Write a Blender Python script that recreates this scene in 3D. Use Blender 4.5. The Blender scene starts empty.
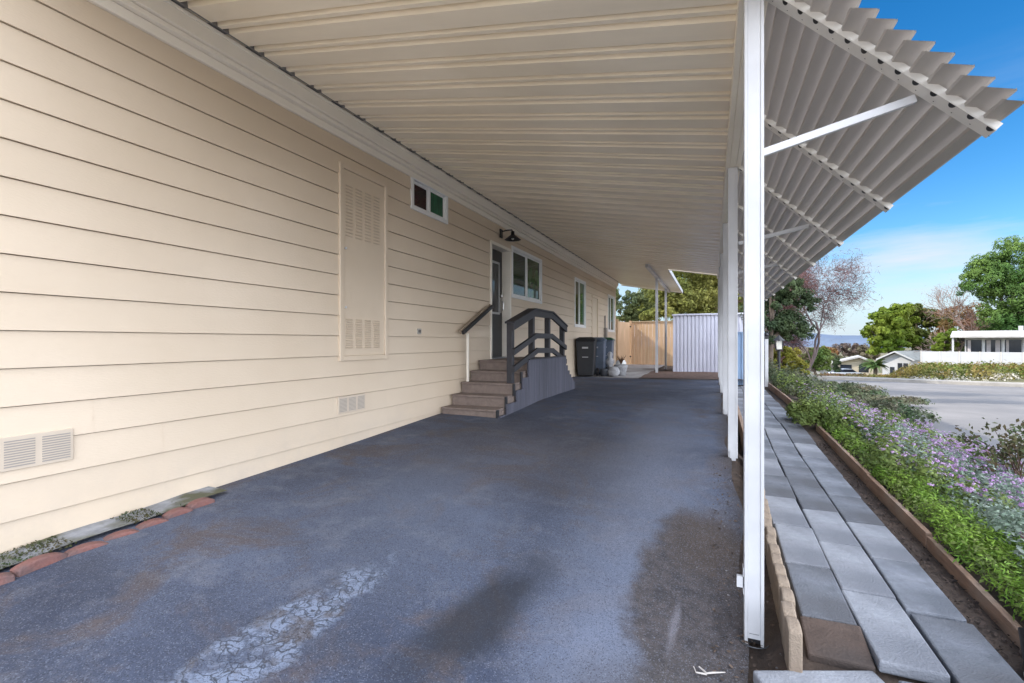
import bpy, bmesh, math, random
import numpy as np
from mathutils import Vector, Matrix
random.seed(7); RNG = np.random.default_rng(11)
S = bpy.context.scene; COL = S.collection
PI = math.pi
CAMZ = 1.15

# ------------------------------------------------------------------ materials
def mat(name, base, rough=.6, var=.0, scale=6, bump=0, bscale=60, metal=0, spec=.5, var2=None, scale2=1.0, stretch=None, isl=0):
    """principled material: base colour broken up by two noises, optional bump"""
    m = bpy.data.materials.new(name); m.use_nodes = True
    nt = m.node_tree; N = nt.nodes; L = nt.links
    b = N['Principled BSDF']; b.inputs['Roughness'].default_value = rough; b.inputs['Metallic'].default_value = metal
    b.inputs['Specular IOR Level'].default_value = spec
    tc = N.new('ShaderNodeTexCoord'); vec = tc.outputs['Object']
    if stretch:
        mp = N.new('ShaderNodeMapping'); mp.inputs['Scale'].default_value = stretch
        L.new(vec, mp.inputs['Vector']); vec = mp.outputs['Vector']
    col = None
    if var or var2:
        n = N.new('ShaderNodeTexNoise'); n.inputs['Scale'].default_value = scale; n.inputs['Detail'].default_value = 6; n.inputs['Roughness'].default_value = .65
        L.new(vec, n.inputs['Vector'])
        r = N.new('ShaderNodeMapRange'); r.inputs[1].default_value = .3; r.inputs[2].default_value = .7
        r.inputs[3].default_value = 1 - var; r.inputs[4].default_value = 1 + var
        L.new(n.outputs['Fac'], r.inputs[0])
        hs = N.new('ShaderNodeHueSaturation'); hs.inputs['Color'].default_value = (*base, 1)
        L.new(r.outputs[0], hs.inputs['Value']); col = hs.outputs['Color']
    if isl:
        g = N.new('ShaderNodeNewGeometry'); hs2 = N.new('ShaderNodeHueSaturation')
        r = N.new('ShaderNodeMapRange'); r.inputs[3].default_value = 1 - isl; r.inputs[4].default_value = 1 + isl
        L.new(g.outputs['Random Per Island'], r.inputs[0]); L.new(r.outputs[0], hs2.inputs['Value'])
        if col: L.new(col, hs2.inputs['Color'])
        else: hs2.inputs['Color'].default_value = (*base, 1)
        col = hs2.outputs['Color']
    if var2:
        n = N.new('ShaderNodeTexNoise'); n.inputs['Scale'].default_value = scale2; n.inputs['Detail'].default_value = 5
        L.new(tc.outputs['Object'], n.inputs['Vector'])
        r = N.new('ShaderNodeMapRange'); r.inputs[1].default_value = .42; r.inputs[2].default_value = .62
        L.new(n.outputs['Fac'], r.inputs[0])
        mx = N.new('ShaderNodeMix'); mx.data_type = 'RGBA'
        L.new(r.outputs[0], mx.inputs[0]); L.new(col, mx.inputs[6]); mx.inputs[7].default_value = (*var2, 1)
        col = mx.outputs[2]
    if col: L.new(col, b.inputs['Base Color'])
    else: b.inputs['Base Color'].default_value = (*base, 1)
    if bump:
        n = N.new('ShaderNodeTexNoise'); n.inputs['Scale'].default_value = bscale; n.inputs['Detail'].default_value = 4
        L.new(vec, n.inputs['Vector'])
        bp = N.new('ShaderNodeBump'); bp.inputs['Strength'].default_value = bump; bp.inputs['Distance'].default_value = .01
        L.new(n.outputs['Fac'], bp.inputs['Height']); L.new(bp.outputs['Normal'], b.inputs['Normal'])
    return m

def leafmat(name, c1, c2, clump=.8, transl=.25, isl=.35):
    """foliage: two greens mixed by a clump noise, each leaf its own brightness, some light through the leaf"""
    m = bpy.data.materials.new(name); m.use_nodes = True
    nt = m.node_tree; N = nt.nodes; L = nt.links; b = N['Principled BSDF']
    b.inputs['Roughness'].default_value = .6; b.inputs['Specular IOR Level'].default_value = .25
    tc = N.new('ShaderNodeTexCoord'); n = N.new('ShaderNodeTexNoise'); n.inputs['Scale'].default_value = clump; n.inputs['Detail'].default_value = 3
    L.new(tc.outputs['Object'], n.inputs['Vector'])
    r = N.new('ShaderNodeMapRange'); r.inputs[1].default_value = .38; r.inputs[2].default_value = .62; L.new(n.outputs['Fac'], r.inputs[0])
    mx = N.new('ShaderNodeMix'); mx.data_type = 'RGBA'; mx.inputs[6].default_value = (*c1, 1); mx.inputs[7].default_value = (*c2, 1)
    L.new(r.outputs[0], mx.inputs[0])
    g = N.new('ShaderNodeNewGeometry'); r2 = N.new('ShaderNodeMapRange'); r2.inputs[3].default_value = 1 - isl; r2.inputs[4].default_value = 1 + isl
    L.new(g.outputs['Random Per Island'], r2.inputs[0])
    hs = N.new('ShaderNodeHueSaturation'); L.new(mx.outputs[2], hs.inputs['Color']); L.new(r2.outputs[0], hs.inputs['Value'])
    L.new(hs.outputs['Color'], b.inputs['Base Color'])
    t = N.new('ShaderNodeBsdfTranslucent'); L.new(hs.outputs['Color'], t.inputs['Color'])
    ms = N.new('ShaderNodeMixShader'); ms.inputs[0].default_value = transl
    out = N['Material Output']; L.new(b.outputs[0], ms.inputs[1]); L.new(t.outputs[0], ms.inputs[2]); L.new(ms.outputs[0], out.inputs['Surface'])
    return m

# ------------------------------------------------------------------ object helpers
def tag(o, label=None, cat=None, group=None, kind=None):
    if label: o['label'] = label
    if cat: o['category'] = cat
    if group: o['group'] = group
    if kind: o['kind'] = kind
    return o
def thing(name, label, cat, loc=(0, 0, 0), group=None):
    o = bpy.data.objects.new(name, None); COL.objects.link(o); o.location = loc; o.empty_display_size = .2
    return tag(o, label, cat, group)
def wloc(o):
    v = Vector((0, 0, 0))
    while o: v = v + Vector(o.location); o = o.parent
    return v
class MB:
    """collects faces in world coordinates; build() links them as ONE mesh object"""
    def __init__(s): s.v = []; s.f = []
    def poly(s, pts):
        i = len(s.v); s.v += [tuple(p) for p in pts]; s.f.append(tuple(range(i, i + len(pts)))); return s
    def box(s, a, b, m=None):
        (x0, y0, z0), (x1, y1, z1) = a, b
        P = [(x0,y0,z0),(x1,y0,z0),(x1,y1,z0),(x0,y1,z0),(x0,y0,z1),(x1,y0,z1),(x1,y1,z1),(x0,y1,z1)]
        if m is not None: P = [tuple(m @ Vector(p)) for p in P]
        i = len(s.v); s.v += P
        s.f += [tuple(i + k for k in q) for q in ((0,3,2,1),(4,5,6,7),(0,1,5,4),(1,2,6,5),(2,3,7,6),(3,0,4,7))]
        return s
    def bar(s, p, q, w, h, up=(0, 0, 1)):
        p, q = Vector(p), Vector(q); d = q - p; L = d.length; d.normalize(); u = Vector(up)
        r = d.cross(u)
        if r.length < 1e-4: r = d.cross(Vector((0, 1, 0)))
        r.normalize(); u = r.cross(d)
        m = Matrix((r, d, u)).transposed().to_4x4(); m.translation = p
        return s.box((-w/2, 0, -h/2), (w/2, L, h/2), m)
    def prism(s, pts, d):
        """closed polygon pts extruded by vector d"""
        d = Vector(d); n = len(pts); i = len(s.v)
        s.v += [tuple(p) for p in pts] + [tuple(Vector(p) + d) for p in pts]
        s.f.append(tuple(i + k for k in range(n))[::-1]); s.f.append(tuple(i + n + k for k in range(n)))
        for k in range(n):
            j = (k + 1) % n; s.f.append((i + k, i + j, i + n + j, i + n + k))
        return s
    def strip(s, pts, d):
        """open polyline extruded by d (a folded sheet)"""
        d = Vector(d); n = len(pts); i = len(s.v)
        s.v += [tuple(p) for p in pts] + [tuple(Vector(p) + d) for p in pts]
        for k in range(n - 1): s.f.append((i + k, i + k + 1, i + n + k + 1, i + n + k))
        return s
    def tube(s, pts, rads, n=8, cap=True):
        pts = [Vector(p) for p in pts]; i = len(s.v); prev = None
        for k, p in enumerate(pts):
            d = (pts[min(k + 1, len(pts) - 1)] - pts[max(k - 1, 0)]).normalized()
            a = d.cross(Vector((0, 0, 1))) if abs(d.z) < .95 else d.cross(Vector((0, 1, 0)))
            if prev is not None:
                a = prev - d * prev.dot(d)
            a.normalize(); prev = a; b = d.cross(a)
            r = rads[k] if hasattr(rads, '__len__') else rads
            for j in range(n):
                t = 2 * PI * j / n; s.v.append(tuple(p + (a * math.cos(t) + b * math.sin(t)) * r))
        for k in range(len(pts) - 1):
            for j in range(n):
                s.f.append((i + k*n + j, i + k*n + (j+1) % n, i + (k+1)*n + (j+1) % n, i + (k+1)*n + j))
        if cap:
            s.f.append(tuple(i + j for j in range(n))[::-1]); e = i + (len(pts) - 1) * n; s.f.append(tuple(e + j for j in range(n)))
        return s
    def lathe(s, c, prof, n=20):
        i = len(s.v); c = Vector(c)
        for r, z in prof:
            for j in range(n):
                t = 2 * PI * j / n; s.v.append((c.x + r * math.cos(t), c.y + r * math.sin(t), c.z + z))
        for k in range(len(prof) - 1):
            for j in range(n):
                s.f.append((i + k*n + j, i + k*n + (j+1) % n, i + (k+1)*n + (j+1) % n, i + (k+1)*n + j))
        return s
    def mark(s): s.k = len(s.f); return s
    def build(s, name, m, parent=None, bevel=0, smooth=False, label=None, seg=2, m2=None):
        o0 = wloc(parent)
        me = bpy.data.meshes.new(name); me.from_pydata([tuple(Vector(v) - o0) for v in s.v], [], s.f); me.update()
        me.materials.append(m)
        if m2:
            me.materials.append(m2)
            for p in me.polygons:
                if p.index >= s.k: p.material_index = 1
        o = bpy.data.objects.new(name, me); COL.objects.link(o)
        if parent: o.parent = parent
        if smooth:
            for p in me.polygons: p.use_smooth = True
        if bevel:
            md = o.modifiers.new('bevel', 'BEVEL'); md.width = bevel; md.segments = seg; md.limit_method = 'ANGLE'; md.angle_limit = .6
        if label: o['label'] = label
        return o
def npmesh(name, V, F, m, parent=None, smooth=False):
    """fast mesh from numpy arrays: V (n,3), F (k,4) or (k,3)"""
    me = bpy.data.meshes.new(name); V = np.asarray(V, float).copy(); F = np.asarray(F, int); k = F.shape[1]
    V -= np.array(wloc(parent))
    me.vertices.add(len(V)); me.vertices.foreach_set('co', V.ravel())
    me.loops.add(F.size); me.loops.foreach_set('vertex_index', F.ravel())
    me.polygons.add(len(F)); me.polygons.foreach_set('loop_start', np.arange(0, F.size, k)); me.polygons.foreach_set('loop_total', np.full(len(F), k))
    if smooth: me.polygons.foreach_set('use_smooth', np.ones(len(F), bool))
    me.update(calc_edges=True); me.materials.append(m)
    o = bpy.data.objects.new(name, me); COL.objects.link(o)
    if parent: o.parent = parent
    return o
def interp(x, pts): return float(np.interp(x, [p[0] for p in pts], [p[1] for p in pts]))
def sm(x, a, b):
    t = min(1, max(0, (x - a) / (b - a))); return t * t * (3 - 2 * t)

# ------------------------------------------------------------------ terrain heights
WALLP = [(-10, -.08), (0, -.03), (1.3, .01), (7.3, .21), (9, .2), (25, .2)]
POSTP = [(-10, -.5), (0, -.36), (1.6, -.27), (2.46, -.22), (3.4, -.08), (4.86, .09), (7.1, .175), (9.6, .23), (13, .23), (25, .2)]
PATHP = [(-10, -.34), (0, -.24), (2.2, -.13), (2.6, -.12), (4.4, -.07), (5.8, -.02), (6.9, .045), (9, .065), (14, .1), (25, .1)]
ROADP = [(-60, -.9), (-12, -.62), (0, -.54), (8, -.5), (14, -.52), (20, -.6), (30, -.86), (48, -1.7), (85, -4.3), (125, -6.6), (220, -9), (3000, -9)]
def zdrive(X, Y):
    t = min(1, max(0, (X + 3.46) / 3.64)) ** 1.5
    return interp(Y, WALLP) * (1 - t) + interp(Y, POSTP) * t
def zpath(Y): return interp(Y, PATHP)
def zbed(X, Y):
    t = max(sm(X, 1.2, 3.5), sm(Y, 14.5, 20.5)); lo = interp(Y, ROADP) + .1 * (1 - sm(Y, 20, 24))
    return (zpath(Y) + .05) * (1 - t) + lo * t
def near_edge(Y): return interp(Y, [(-60, 3.5), (8, 3.55), (12, 3.9), (16, 4.5), (20, 5.0), (23, 5.2)])
def far_edge(X): return interp(X, [(-40, 33), (2, 31), (7.4, 29.5), (12, 27.2), (40, 25)])
def gz(X, Y):
    if Y > 21: left = zdrive(-3, 21)*(1-sm(Y,21,32)) + (interp(Y, ROADP)) * sm(Y, 21, 32)
    else: left = zdrive(min(X, .2), Y) - .05
    if X <= .2: a = left
    elif X <= .34: a = left + (zpath(Y) - .04 - .07 * (1 - sm(Y, 2.15, 2.5)) - left) * (X - .2) / .14 if Y < 21 else left
    elif X <= 1.2: a = zpath(Y) - .04 - .07 * (1 - sm(Y, 2.15, 2.5)) if Y < 21 else left
    else: a = zbed(X, Y) - .05
    b = interp(Y, ROADP) - .05
    if X > 1.2:
        t = sm(X, near_edge(min(Y, 23)) - .35, near_edge(min(Y, 23)) - .05); a = a * (1 - t) + b * t
    if Y > far_edge(X):           # bank up from the street towards the houses
        k = Y - far_edge(X)
        a += (.45 * sm(k, .2, 7) * (1 - sm(k, 30, 60)) * sm(X / Y, .275, .335) if X > 4 else 0)
    if X < -20 or X > 40: pass
    return a

def grid(name, xs, ys, zf, m, smooth=True):
    V = [(x, y, zf(x, y)) for y in ys for x in xs]; n = len(xs)
    F = [(j*n + i, j*n + i + 1, (j+1)*n + i + 1, (j+1)*n + i) for j in range(len(ys) - 1) for i in range(n - 1)]
    return npmesh(name, V, F, m, smooth=smooth)
def lin(a, b, n): return list(np.linspace(a, b, n))

# --- ground sheet
M_soil = mat('soil', (.085, .06, .045), .95, .5, 9, .9, 45, var2=(.05, .037, .03), scale2=2.5)
M_land = mat('dry_ground', (.16, .125, .07), .95, .4, .5, .6, 5, var2=(.09, .10, .035), scale2=.12)
xs = [-1500, -500, -200, -90, -45, -25, -14, -9, -6] + lin(-3.46, .2, 8) + [.27, .34, .6, .9, 1.2] + lin(1.35, 5.6, 24) + [6, 7, 8, 9.5, 11, 13, 15, 18, 22, 26, 30, 36, 42, 50, 65, 90, 140, 220, 400, 900, 2200]
ys = [-200, -60, -30, -16] + lin(-10, 1.6, 24) + lin(1.8, 4.0, 12) + lin(4.4, 24, 50) + [24.5, 25, 25.5, 26, 26.5, 27, 27.5, 28, 28.5, 29, 29.5, 30, 30.5, 31, 31.5, 32, 33, 34, 35, 37, 39, 42, 46, 50, 56, 64, 74, 85, 100, 125, 160, 220, 400, 800, 1500, 3500]
g = grid('ground', xs, ys, gz, M_land); tag(g, kind='structure')
g.data.materials.append(M_soil)
for p in g.data.polygons:
    if p.center.x > -4 and p.center.x < 5.6 and -12 < p.center.y < 21: p.material_index = 1

# --- driveway: old asphalt with stains
def asphalt_drive():
    m = bpy.data.materials.new('driveway_asphalt'); m.use_nodes = True; nt = m.node_tree; N = nt.nodes; L = nt.links; b = N['Principled BSDF']
    tc = N.new('ShaderNodeTexCoord'); P = tc.outputs['Object']
    def noise(scale, detail=5, rough=.6, vec=P, dist=0):
        n = N.new('ShaderNodeTexNoise'); n.inputs['Scale'].default_value = scale; n.inputs['Detail'].default_value = detail; n.inputs['Roughness'].default_value = rough
        n.inputs['Distortion'].default_value = dist; L.new(vec, n.inputs['Vector']); return n.outputs['Fac']
    def rng(v, a, b_, c=0, d=1):
        r = N.new('ShaderNodeMapRange'); r.inputs[1].default_value = a; r.inputs[2].default_value = b_; r.inputs[3].default_value = c; r.inputs[4].default_value = d
        L.new(v, r.inputs[0]); return r.outputs[0]
    def math_(op, a, b_):
        n = N.new('ShaderNodeMath'); n.operation = op
        for i, x in enumerate((a, b_)):
            if isinstance(x, (int, float)): n.inputs[i].default_value = x
            else: L.new(x, n.inputs[i])
        return n.outputs[0]
    def mix(f, a, b_):
        x = N.new('ShaderNodeMix'); x.data_type = 'RGBA'
        L.new(f, x.inputs[0]) if not isinstance(f, float) else setattr(x.inputs[0], 'default_value', f)
        for i, c in ((6, a), (7, b_)):
            if isinstance(c, tuple): x.inputs[i].default_value = (*c, 1)
            else: L.new(c, x.inputs[i])
        return x.outputs[2]
    def blob(cx, cy, rx, ry, ang, soft=.35, wob=.5, sc=3.):
        """soft irregular mask, 1 inside"""
        mp = N.new('ShaderNodeMapping'); mp.vector_type = 'TEXTURE'
        mp.inputs['Location'].default_value = (cx, cy, 0); mp.inputs['Rotation'].default_value = (0, 0, ang); mp.inputs['Scale'].default_value = (rx, ry, 100)
        L.new(P, mp.inputs['Vector'])
        v = N.new('ShaderNodeVectorMath'); v.operation = 'LENGTH'; L.new(mp.outputs['Vector'], v.inputs[0])
        d = math_('ADD', v.outputs['Value'], math_('MULTIPLY', math_('SUBTRACT', noise(sc, 6, .65), .5), wob * 2))
        return rng(d, 1 + soft, 1 - soft)
    c = mix(rng(noise(.9, 6, .6), .35, .65), (.040, .050, .084), (.104, .124, .182))
    c = mix(math_('MULTIPLY', rng(noise(2.6, 8, .75), .5, .68), .7), c, (.19, .195, .23)); c = mix(math_('MULTIPLY', rng(noise(4.5, 8, .75), .52, .7), .6), c, (.05, .055, .08))       # worn grey
    c = mix(math_('MULTIPLY', rng(noise(1.7, 6, .7, dist=.6), .50, .63), .75), c, (.105, .080, .072))   # brownish tint
    # streaks across the width
    mp = N.new('ShaderNodeMapping'); mp.inputs['Scale'].default_value = (.5, 2.6, 1); L.new(P, mp.inputs['Vector'])
    c = mix(math_('MULTIPLY', rng(noise(1.0, 5, .6, mp.outputs['Vector']), .5, .68), .4), c, (.05, .055, .075))
    oil = blob(-.98, 2.02, .15, .50, -.16, .4, .7, 3.2); c = mix(math_('MULTIPLY', oil, .85), c, (.026, .029, .038))
    oil2 = blob(-1.1, 4.5, .5, 1.2, .1, .7, .6, 1.5); c = mix(math_('MULTIPLY', oil2, .55), c, (.04, .045, .06))
    oil3 = blob(-2.3, 5.2, .45, 1.4, .1, .7, .6, 1.5); c = mix(math_('MULTIPLY', oil3, .5), c, (.045, .045, .055))
    oil4 = blob(-1.2, 8.5, 1.6, 1.5, .1, .7, .6, 1.0); c = mix(math_('MULTIPLY', oil4, .5), c, (.045, .05, .07))
    wear = blob(-.45, 4.2, .35, 2.6, .05, .8, .5, 1.5); c = mix(math_('MULTIPLY', wear, .75), c, (.165, .185, .245)); wear2 = blob(-.45, 2.0, .22, .8, -.05, .7, .6, 2.2); c = mix(math_('MULTIPLY', wear2, .6), c, (.165, .19, .26)); wear3 = blob(-2.0, 2.9, .5, .9, .4, .8, .7, 1.8); c = mix(math_('MULTIPLY', wear3, .5), c, (.15, .175, .24))
    tan = blob(-1.6, 4.4, .9, .8, .2, .8, .7, 1.6); c = mix(math_('MULTIPLY', tan, .35), c, (.13, .11, .105))
    dirt = blob(-.02, 2.6, .37, .92, .06, .13, .5, 3.0); c = mix(math_('MULTIPLY', dirt, .92), c, mix(rng(noise(14, 6, .7), .35, .65), (.040, .034, .033), (.095, .078, .072)))
    dirt2 = blob(-.02, 3.25, .24, .36, 0, .35, .5, 4.0); c = mix(math_('MULTIPLY', dirt2, .7), c, (.075, .055, .043))
    dirt3 = blob(-.05, 1.55, .45, .55, 0, .4, .4, 3.0); c = mix(math_('MULTIPLY', dirt3, .9), c, (.07, .062, .06))
    edge = blob(.2, 6.5, .12, 4.0, 0, .5, .5, 4.0); c = mix(math_('MULTIPLY', edge, .8), c, (.06, .048, .042))
    strip = blob(-.165, 2.38, .018, .17, -.06, .5, .5, 6.0); c = mix(math_('MULTIPLY', strip, .55), c, (.22, .21, .24))
    farbed = blob(-.75, 12.5, 1.2, .22, 0, .3, .3, 3.0); c = mix(farbed, c, (.07, .052, .042))
    # crackled patch of old filler
    patch = blob(-1.69, 1.52, .145, .60, -.06, .14, .75, 4.2)
    vor = N.new('ShaderNodeTexVoronoi'); vor.feature = 'DISTANCE_TO_EDGE'; vor.inputs['Scale'].default_value = 16
    nz = N.new('ShaderNodeTexNoise'); nz.inputs['Scale'].default_value = 9; L.new(P, nz.inputs['Vector'])
    vm = N.new('ShaderNodeMix'); vm.data_type = 'VECTOR'; vm.inputs[0].default_value = .22; L.new(P, vm.inputs[4]); L.new(nz.outputs['Color'], vm.inputs[5]); L.new(vm.outputs[1], vor.inputs['Vector'])
    pc = mix(rng(vor.outputs['Distance'], .01, .09), (.065, .075, .10), (.205, .245, .335))
    pc = mix(math_('MULTIPLY', rng(noise(6, 5, .6), .5, .6), .85), pc, (.10, .09, .095))
    c = mix(math_('MULTIPLY', patch, rng(noise(7, 8, .75, dist=1.2), .40, .50, .12, 1)), c, pc)
    # aggregate speckle
    vo = N.new('ShaderNodeTexVoronoi'); vo.inputs['Scale'].default_value = 230; L.new(P, vo.inputs['Vector'])
    sc_ = N.new('ShaderNodeSeparateColor'); L.new(vo.outputs['Color'], sc_.inputs[0]); sp = sc_.outputs[0]
    c2 = mix(math_('MULTIPLY', rng(sp, .80, .98), math_('SUBTRACT', .34, math_('MULTIPLY', oil, .26))), c, (.27, .30, .37))
    c2 = mix(math_('MULTIPLY', rng(sc_.outputs[1], .72, .95), .6), c2, (.02, .022, .03))
    L.new(c2, b.inputs['Base Color'])
    b.inputs['Roughness'].default_value = .82; b.inputs['Specular IOR Level'].default_value = .35
    h = math_('ADD', math_('MULTIPLY', sp, .6), math_('MULTIPLY', noise(35, 4), .6))
    h = math_('ADD', h, math_('MULTIPLY', math_('MULTIPLY', patch, rng(vor.outputs['Distance'], 0, .06)), .8))
    bp = N.new('ShaderNodeBump'); bp.inputs['Strength'].default_value = .55; bp.inputs['Distance'].default_value = .012
    L.new(h, bp.inputs['Height']); L.new(bp.outputs['Normal'], b.inputs['Normal'])
    return m
def drive_right(Y): return .16 + .025 * math.sin(Y * 2.1) + .02 * math.sin(Y * 5.3 + 1)
dys = lin(-.88, 12.6, 90); rows = []
for y in dys: rows.append([(-3.45 + (drive_right(y) + 3.45) * k / 16, y) for k in range(17)])
V = [(x, y, zdrive(x, y) + .004 * math.sin(x * 2.3 + y * 1.7)) for r in rows for x, y in r]
F = [(j*17+i, j*17+i+1, (j+1)*17+i+1, (j+1)*17+i) for j in range(len(dys)-1) for i in range(16)]
tag(npmesh('driveway', V, F, asphalt_drive(), smooth=True), kind='structure')
M_conc = mat('old_concrete', (.36, .34, .33), .85, .25, 3, .5, 70, var2=(.24, .22, .21), scale2=1.6)
tag(grid('concrete_walk', [-3.45, -2.8, -2.2, -1.75], lin(12.61, 20.55, 12), lambda x, y: zdrive(x, y) - .012 + .004, M_conc), kind='structure')
tag(grid('soil_bed', lin(-1.74, .9, 8), lin(12.61, 15.65, 8), lambda x, y: zdrive(min(x, .2), y) + .01 + .02 * math.sin(x * 5) * math.sin(y * 4), mat('bed_soil', (.12, .07, .05), .95, .5, 10, 1, 30)), kind='structure')

# --- unseen pale ground behind the photographer, added to bounce sunlight under the carport
tag(grid('bounce_apron', lin(-12, 3.4, 8), lin(-14, -.9, 8), lambda x, y: max(zdrive(min(x,.2), y), zdrive(-3, y)) + .02, mat('pale_bounce_concrete', (.68, .61, .52), .9, .15, 2)), kind='structure')
# --- street
M_road = mat('street_asphalt', (.21, .195, .185), .85, .15, 1.2, .5, 90, var2=(.165, .155, .15), scale2=.35)
V = []; F = []
ry = lin(-60, -13, 12) + lin(-12, 22.5, 60)
for y in ry:
    a, b_ = near_edge(y), interp(y, [(-60, 11), (12, 11.5), (18, 15), (22.5, 40)])
    for k in range(15): x = a + (b_ - a) * k / 14; V.append((x, y, gz(x, y) + .04))
for j in range(len(ry) - 1):
    for i in range(14): F.append((j*15+i, j*15+i+1, (j+1)*15+i+1, (j+1)*15+i))
o = len(V); rx = lin(0, 4.5, 6) + lin(5.2, 40, 41)
for x in rx:
    y0 = 24.0 if x < 4.9 else 22.5
    for k in range(13):
        y = y0 + (far_edge(x) - y0) * k / 12; V.append((x, y, gz(x, y - .01) + .042))
for j in range(len(rx) - 1):
    for i in range(12): F.append((o+j*13+i, o+(j+1)*13+i, o+(j+1)*13+i+1, o+j*13+i+1))
tag(npmesh('road', V, F, M_road, smooth=True), kind='structure')
M_kerb = mat('kerb_concrete', (.33, .30, .26), .9, .2, 2, .4, 40)
kb = MB()
kx = lin(0, 40, 40)
for a, b_ in zip(kx[:-1], kx[1:]):
    ya, yb = far_edge(a), far_edge(b_); za, zb = interp(ya, ROADP), interp(yb, ROADP)
    kb.prism([(a, ya, za - .1), (a, ya, za + .13), (a, ya + .5, za + .16), (a, ya + .5, za - .1)], (b_ - a, yb - ya, zb - za))
tag(kb.build('kerb', M_kerb), kind='structure')

# ------------------------------------------------------------------ the house
WX = -3.46
M_siding = mat('cream_siding_paint', (.665, .55, .42), .5, .05, 1.3, .15, 120, var2=(.615, .50, .37), scale2=.5, stretch=(1, .3, 1), isl=.022)
def weather(m, z0, z1, col, amt, scale=3):
    """splash dirt: noise-broken soiling that fades out between heights z0 and z1 of the object"""
    nt = m.node_tree; N = nt.nodes; L = nt.links; b = N['Principled BSDF']; src = b.inputs['Base Color'].links[0].from_socket
    tc = N.new('ShaderNodeTexCoord'); sp = N.new('ShaderNodeSeparateXYZ'); L.new(tc.outputs['Object'], sp.inputs[0])
    r = N.new('ShaderNodeMapRange'); r.inputs[1].default_value = z0; r.inputs[2].default_value = z1; r.inputs[3].default_value = 1; r.inputs[4].default_value = 0; L.new(sp.outputs['Z'], r.inputs[0])
    n = N.new('ShaderNodeTexNoise'); n.inputs['Scale'].default_value = scale; n.inputs['Detail'].default_value = 8; n.inputs['Roughness'].default_value = .7; L.new(tc.outputs['Object'], n.inputs['Vector'])
    r2 = N.new('ShaderNodeMapRange'); r2.inputs[1].default_value = .4; r2.inputs[2].default_value = .65; r2.inputs[4].default_value = amt; L.new(n.outputs['Fac'], r2.inputs[0])
    mu = N.new('ShaderNodeMath'); mu.operation = 'MULTIPLY'; L.new(r.outputs[0], mu.inputs[0]); L.new(r2.outputs[0], mu.inputs[1])
    mx = N.new('ShaderNodeMix'); mx.data_type = 'RGBA'; L.new(mu.outputs[0], mx.inputs[0]); L.new(src, mx.inputs[6]); mx.inputs[7].default_value = (*col, 1); L.new(mx.outputs[2], b.inputs['Base Color'])
weather(M_siding, .05, .45, (.42, .37, .32), .35)
M_trim = mat('white_trim_paint', (.83, .77, .67), .5, .04, 1)
M_white = mat('white_vinyl', (.80, .80, .79), .4, .03, 4)
M_black = mat('black_paint', (.016, .016, .018), .45, .15, 8)
M_roofing = mat('roof_shingle', (.22, .21, .2), .9, .3, 3, .6, 20)
house = thing('mobile_home', 'long cream lap sided mobile home along the left of the driveway', 'house', (-7.3, 5.4, 0))
YA, YB = -0.9, 18.78
ZTOP = 3.24; LAP0 = 1.2106; LAP = .2032
openings = [(3.77, 4.54, .952, 2.955), (5.012, 5.90, 2.80, 3.23), (7.318, 8.208, .84, 2.86), (8.236, 9.957, 1.97, 2.94), (12.682, 13.906, 1.545, 2.91), (17.21, 18.447, 1.50, 2.85), (14.734, 15.581, .40, 2.60)]
sd = MB()
def siding(y0, y1, z0, z1):
    k = math.floor((z0 - LAP0) / LAP)
    while LAP0 + k * LAP < z1 - 1e-4:
        za, zb = LAP0 + k * LAP, LAP0 + (k + 1) * LAP
        a, b_ = max(za, z0), min(zb, z1); G = .005       # each course stops short of the next: a real open lap gap
        off = lambda z: WX + .017 - .014 * (z - za) / LAP
        bt = zb - G if b_ > zb - G else b_
        sd.poly([(off(a), y0, a), (off(a), y1, a), (off(bt), y1, bt), (off(bt), y0, bt)])
        if bt < b_: sd.poly([(off(bt), y0, bt), (off(bt), y1, bt), (WX - .03, y1, bt), (WX - .03, y0, bt)]); sd.poly([(WX - .03, y0, bt), (WX - .03, y1, bt), (WX - .03, y1, b_), (WX - .03, y0, b_)])
        if a == za: sd.poly([(WX - .03, y0, a), (WX - .03, y1, a), (off(a), y1, a), (off(a), y0, a)])
        k += 1
cuts = sorted(openings); y = YA
for (a, b_, c, d) in cuts:
    siding(y, a, -.35, ZTOP)
    siding(a, b_, -.35, c)
    if d < ZTOP: siding(a, b_, d, ZTOP)
    y = b_
siding(y, YB, -.35, ZTOP)
rz = 4.35                                                            # ridge height
for yy in (YA, YB):
    sd.poly([(WX, yy, -.4), (-11.1, yy, -.4), (-11.1, yy, 3.3), (-7.3, yy, rz - .08), (WX, yy, 3.3)])
sd.poly([(-11.1, YA, -.4), (-11.1, YB, -.4), (-11.1, YB, 3.3), (-11.1, YA, 3.3)])
# board joints: thin upright butt seams
for yy, kk in ((3.0, -5), (3.45, -4), (2.1, -4), (6.9, -1), (11.1, 0), (6.4, 5), (10.9, 6), (1.7, -3), (2.75, 3), (3.6, -1), (2.2, 1), (3.2, 5), (6.6, 2), (2.4, -2), (10.6, 1), (11.6, 3), (14.1, 2)):
    za = LAP0 + kk * LAP + .003; x = WX + .0182
    sd.poly([(x, yy, za), (x, yy + .004, za), (x - .0125, yy + .004, za + LAP - .012), (x - .0125, yy, za + LAP - .012)])
sd.build('wall', M_siding, house)
rf = MB()
for sx in (1, -1):
    ex = -7.3 + sx * 3.98
    rf.prism([(ex, YA - .15, 3.44), (-7.3, YA - .15, rz), (-7.3, YA - .15, rz + .06), (ex, YA - .15, 3.50)], (0, YB - YA + .3, 0))
rf.build('roof', M_roofing, house)
fa = MB()                                                            # stepped eave trim: frieze, crown, gutter board
fa.box((WX - .01, YA, 3.19), (WX + .035, YB + .02, 3.26))
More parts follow.
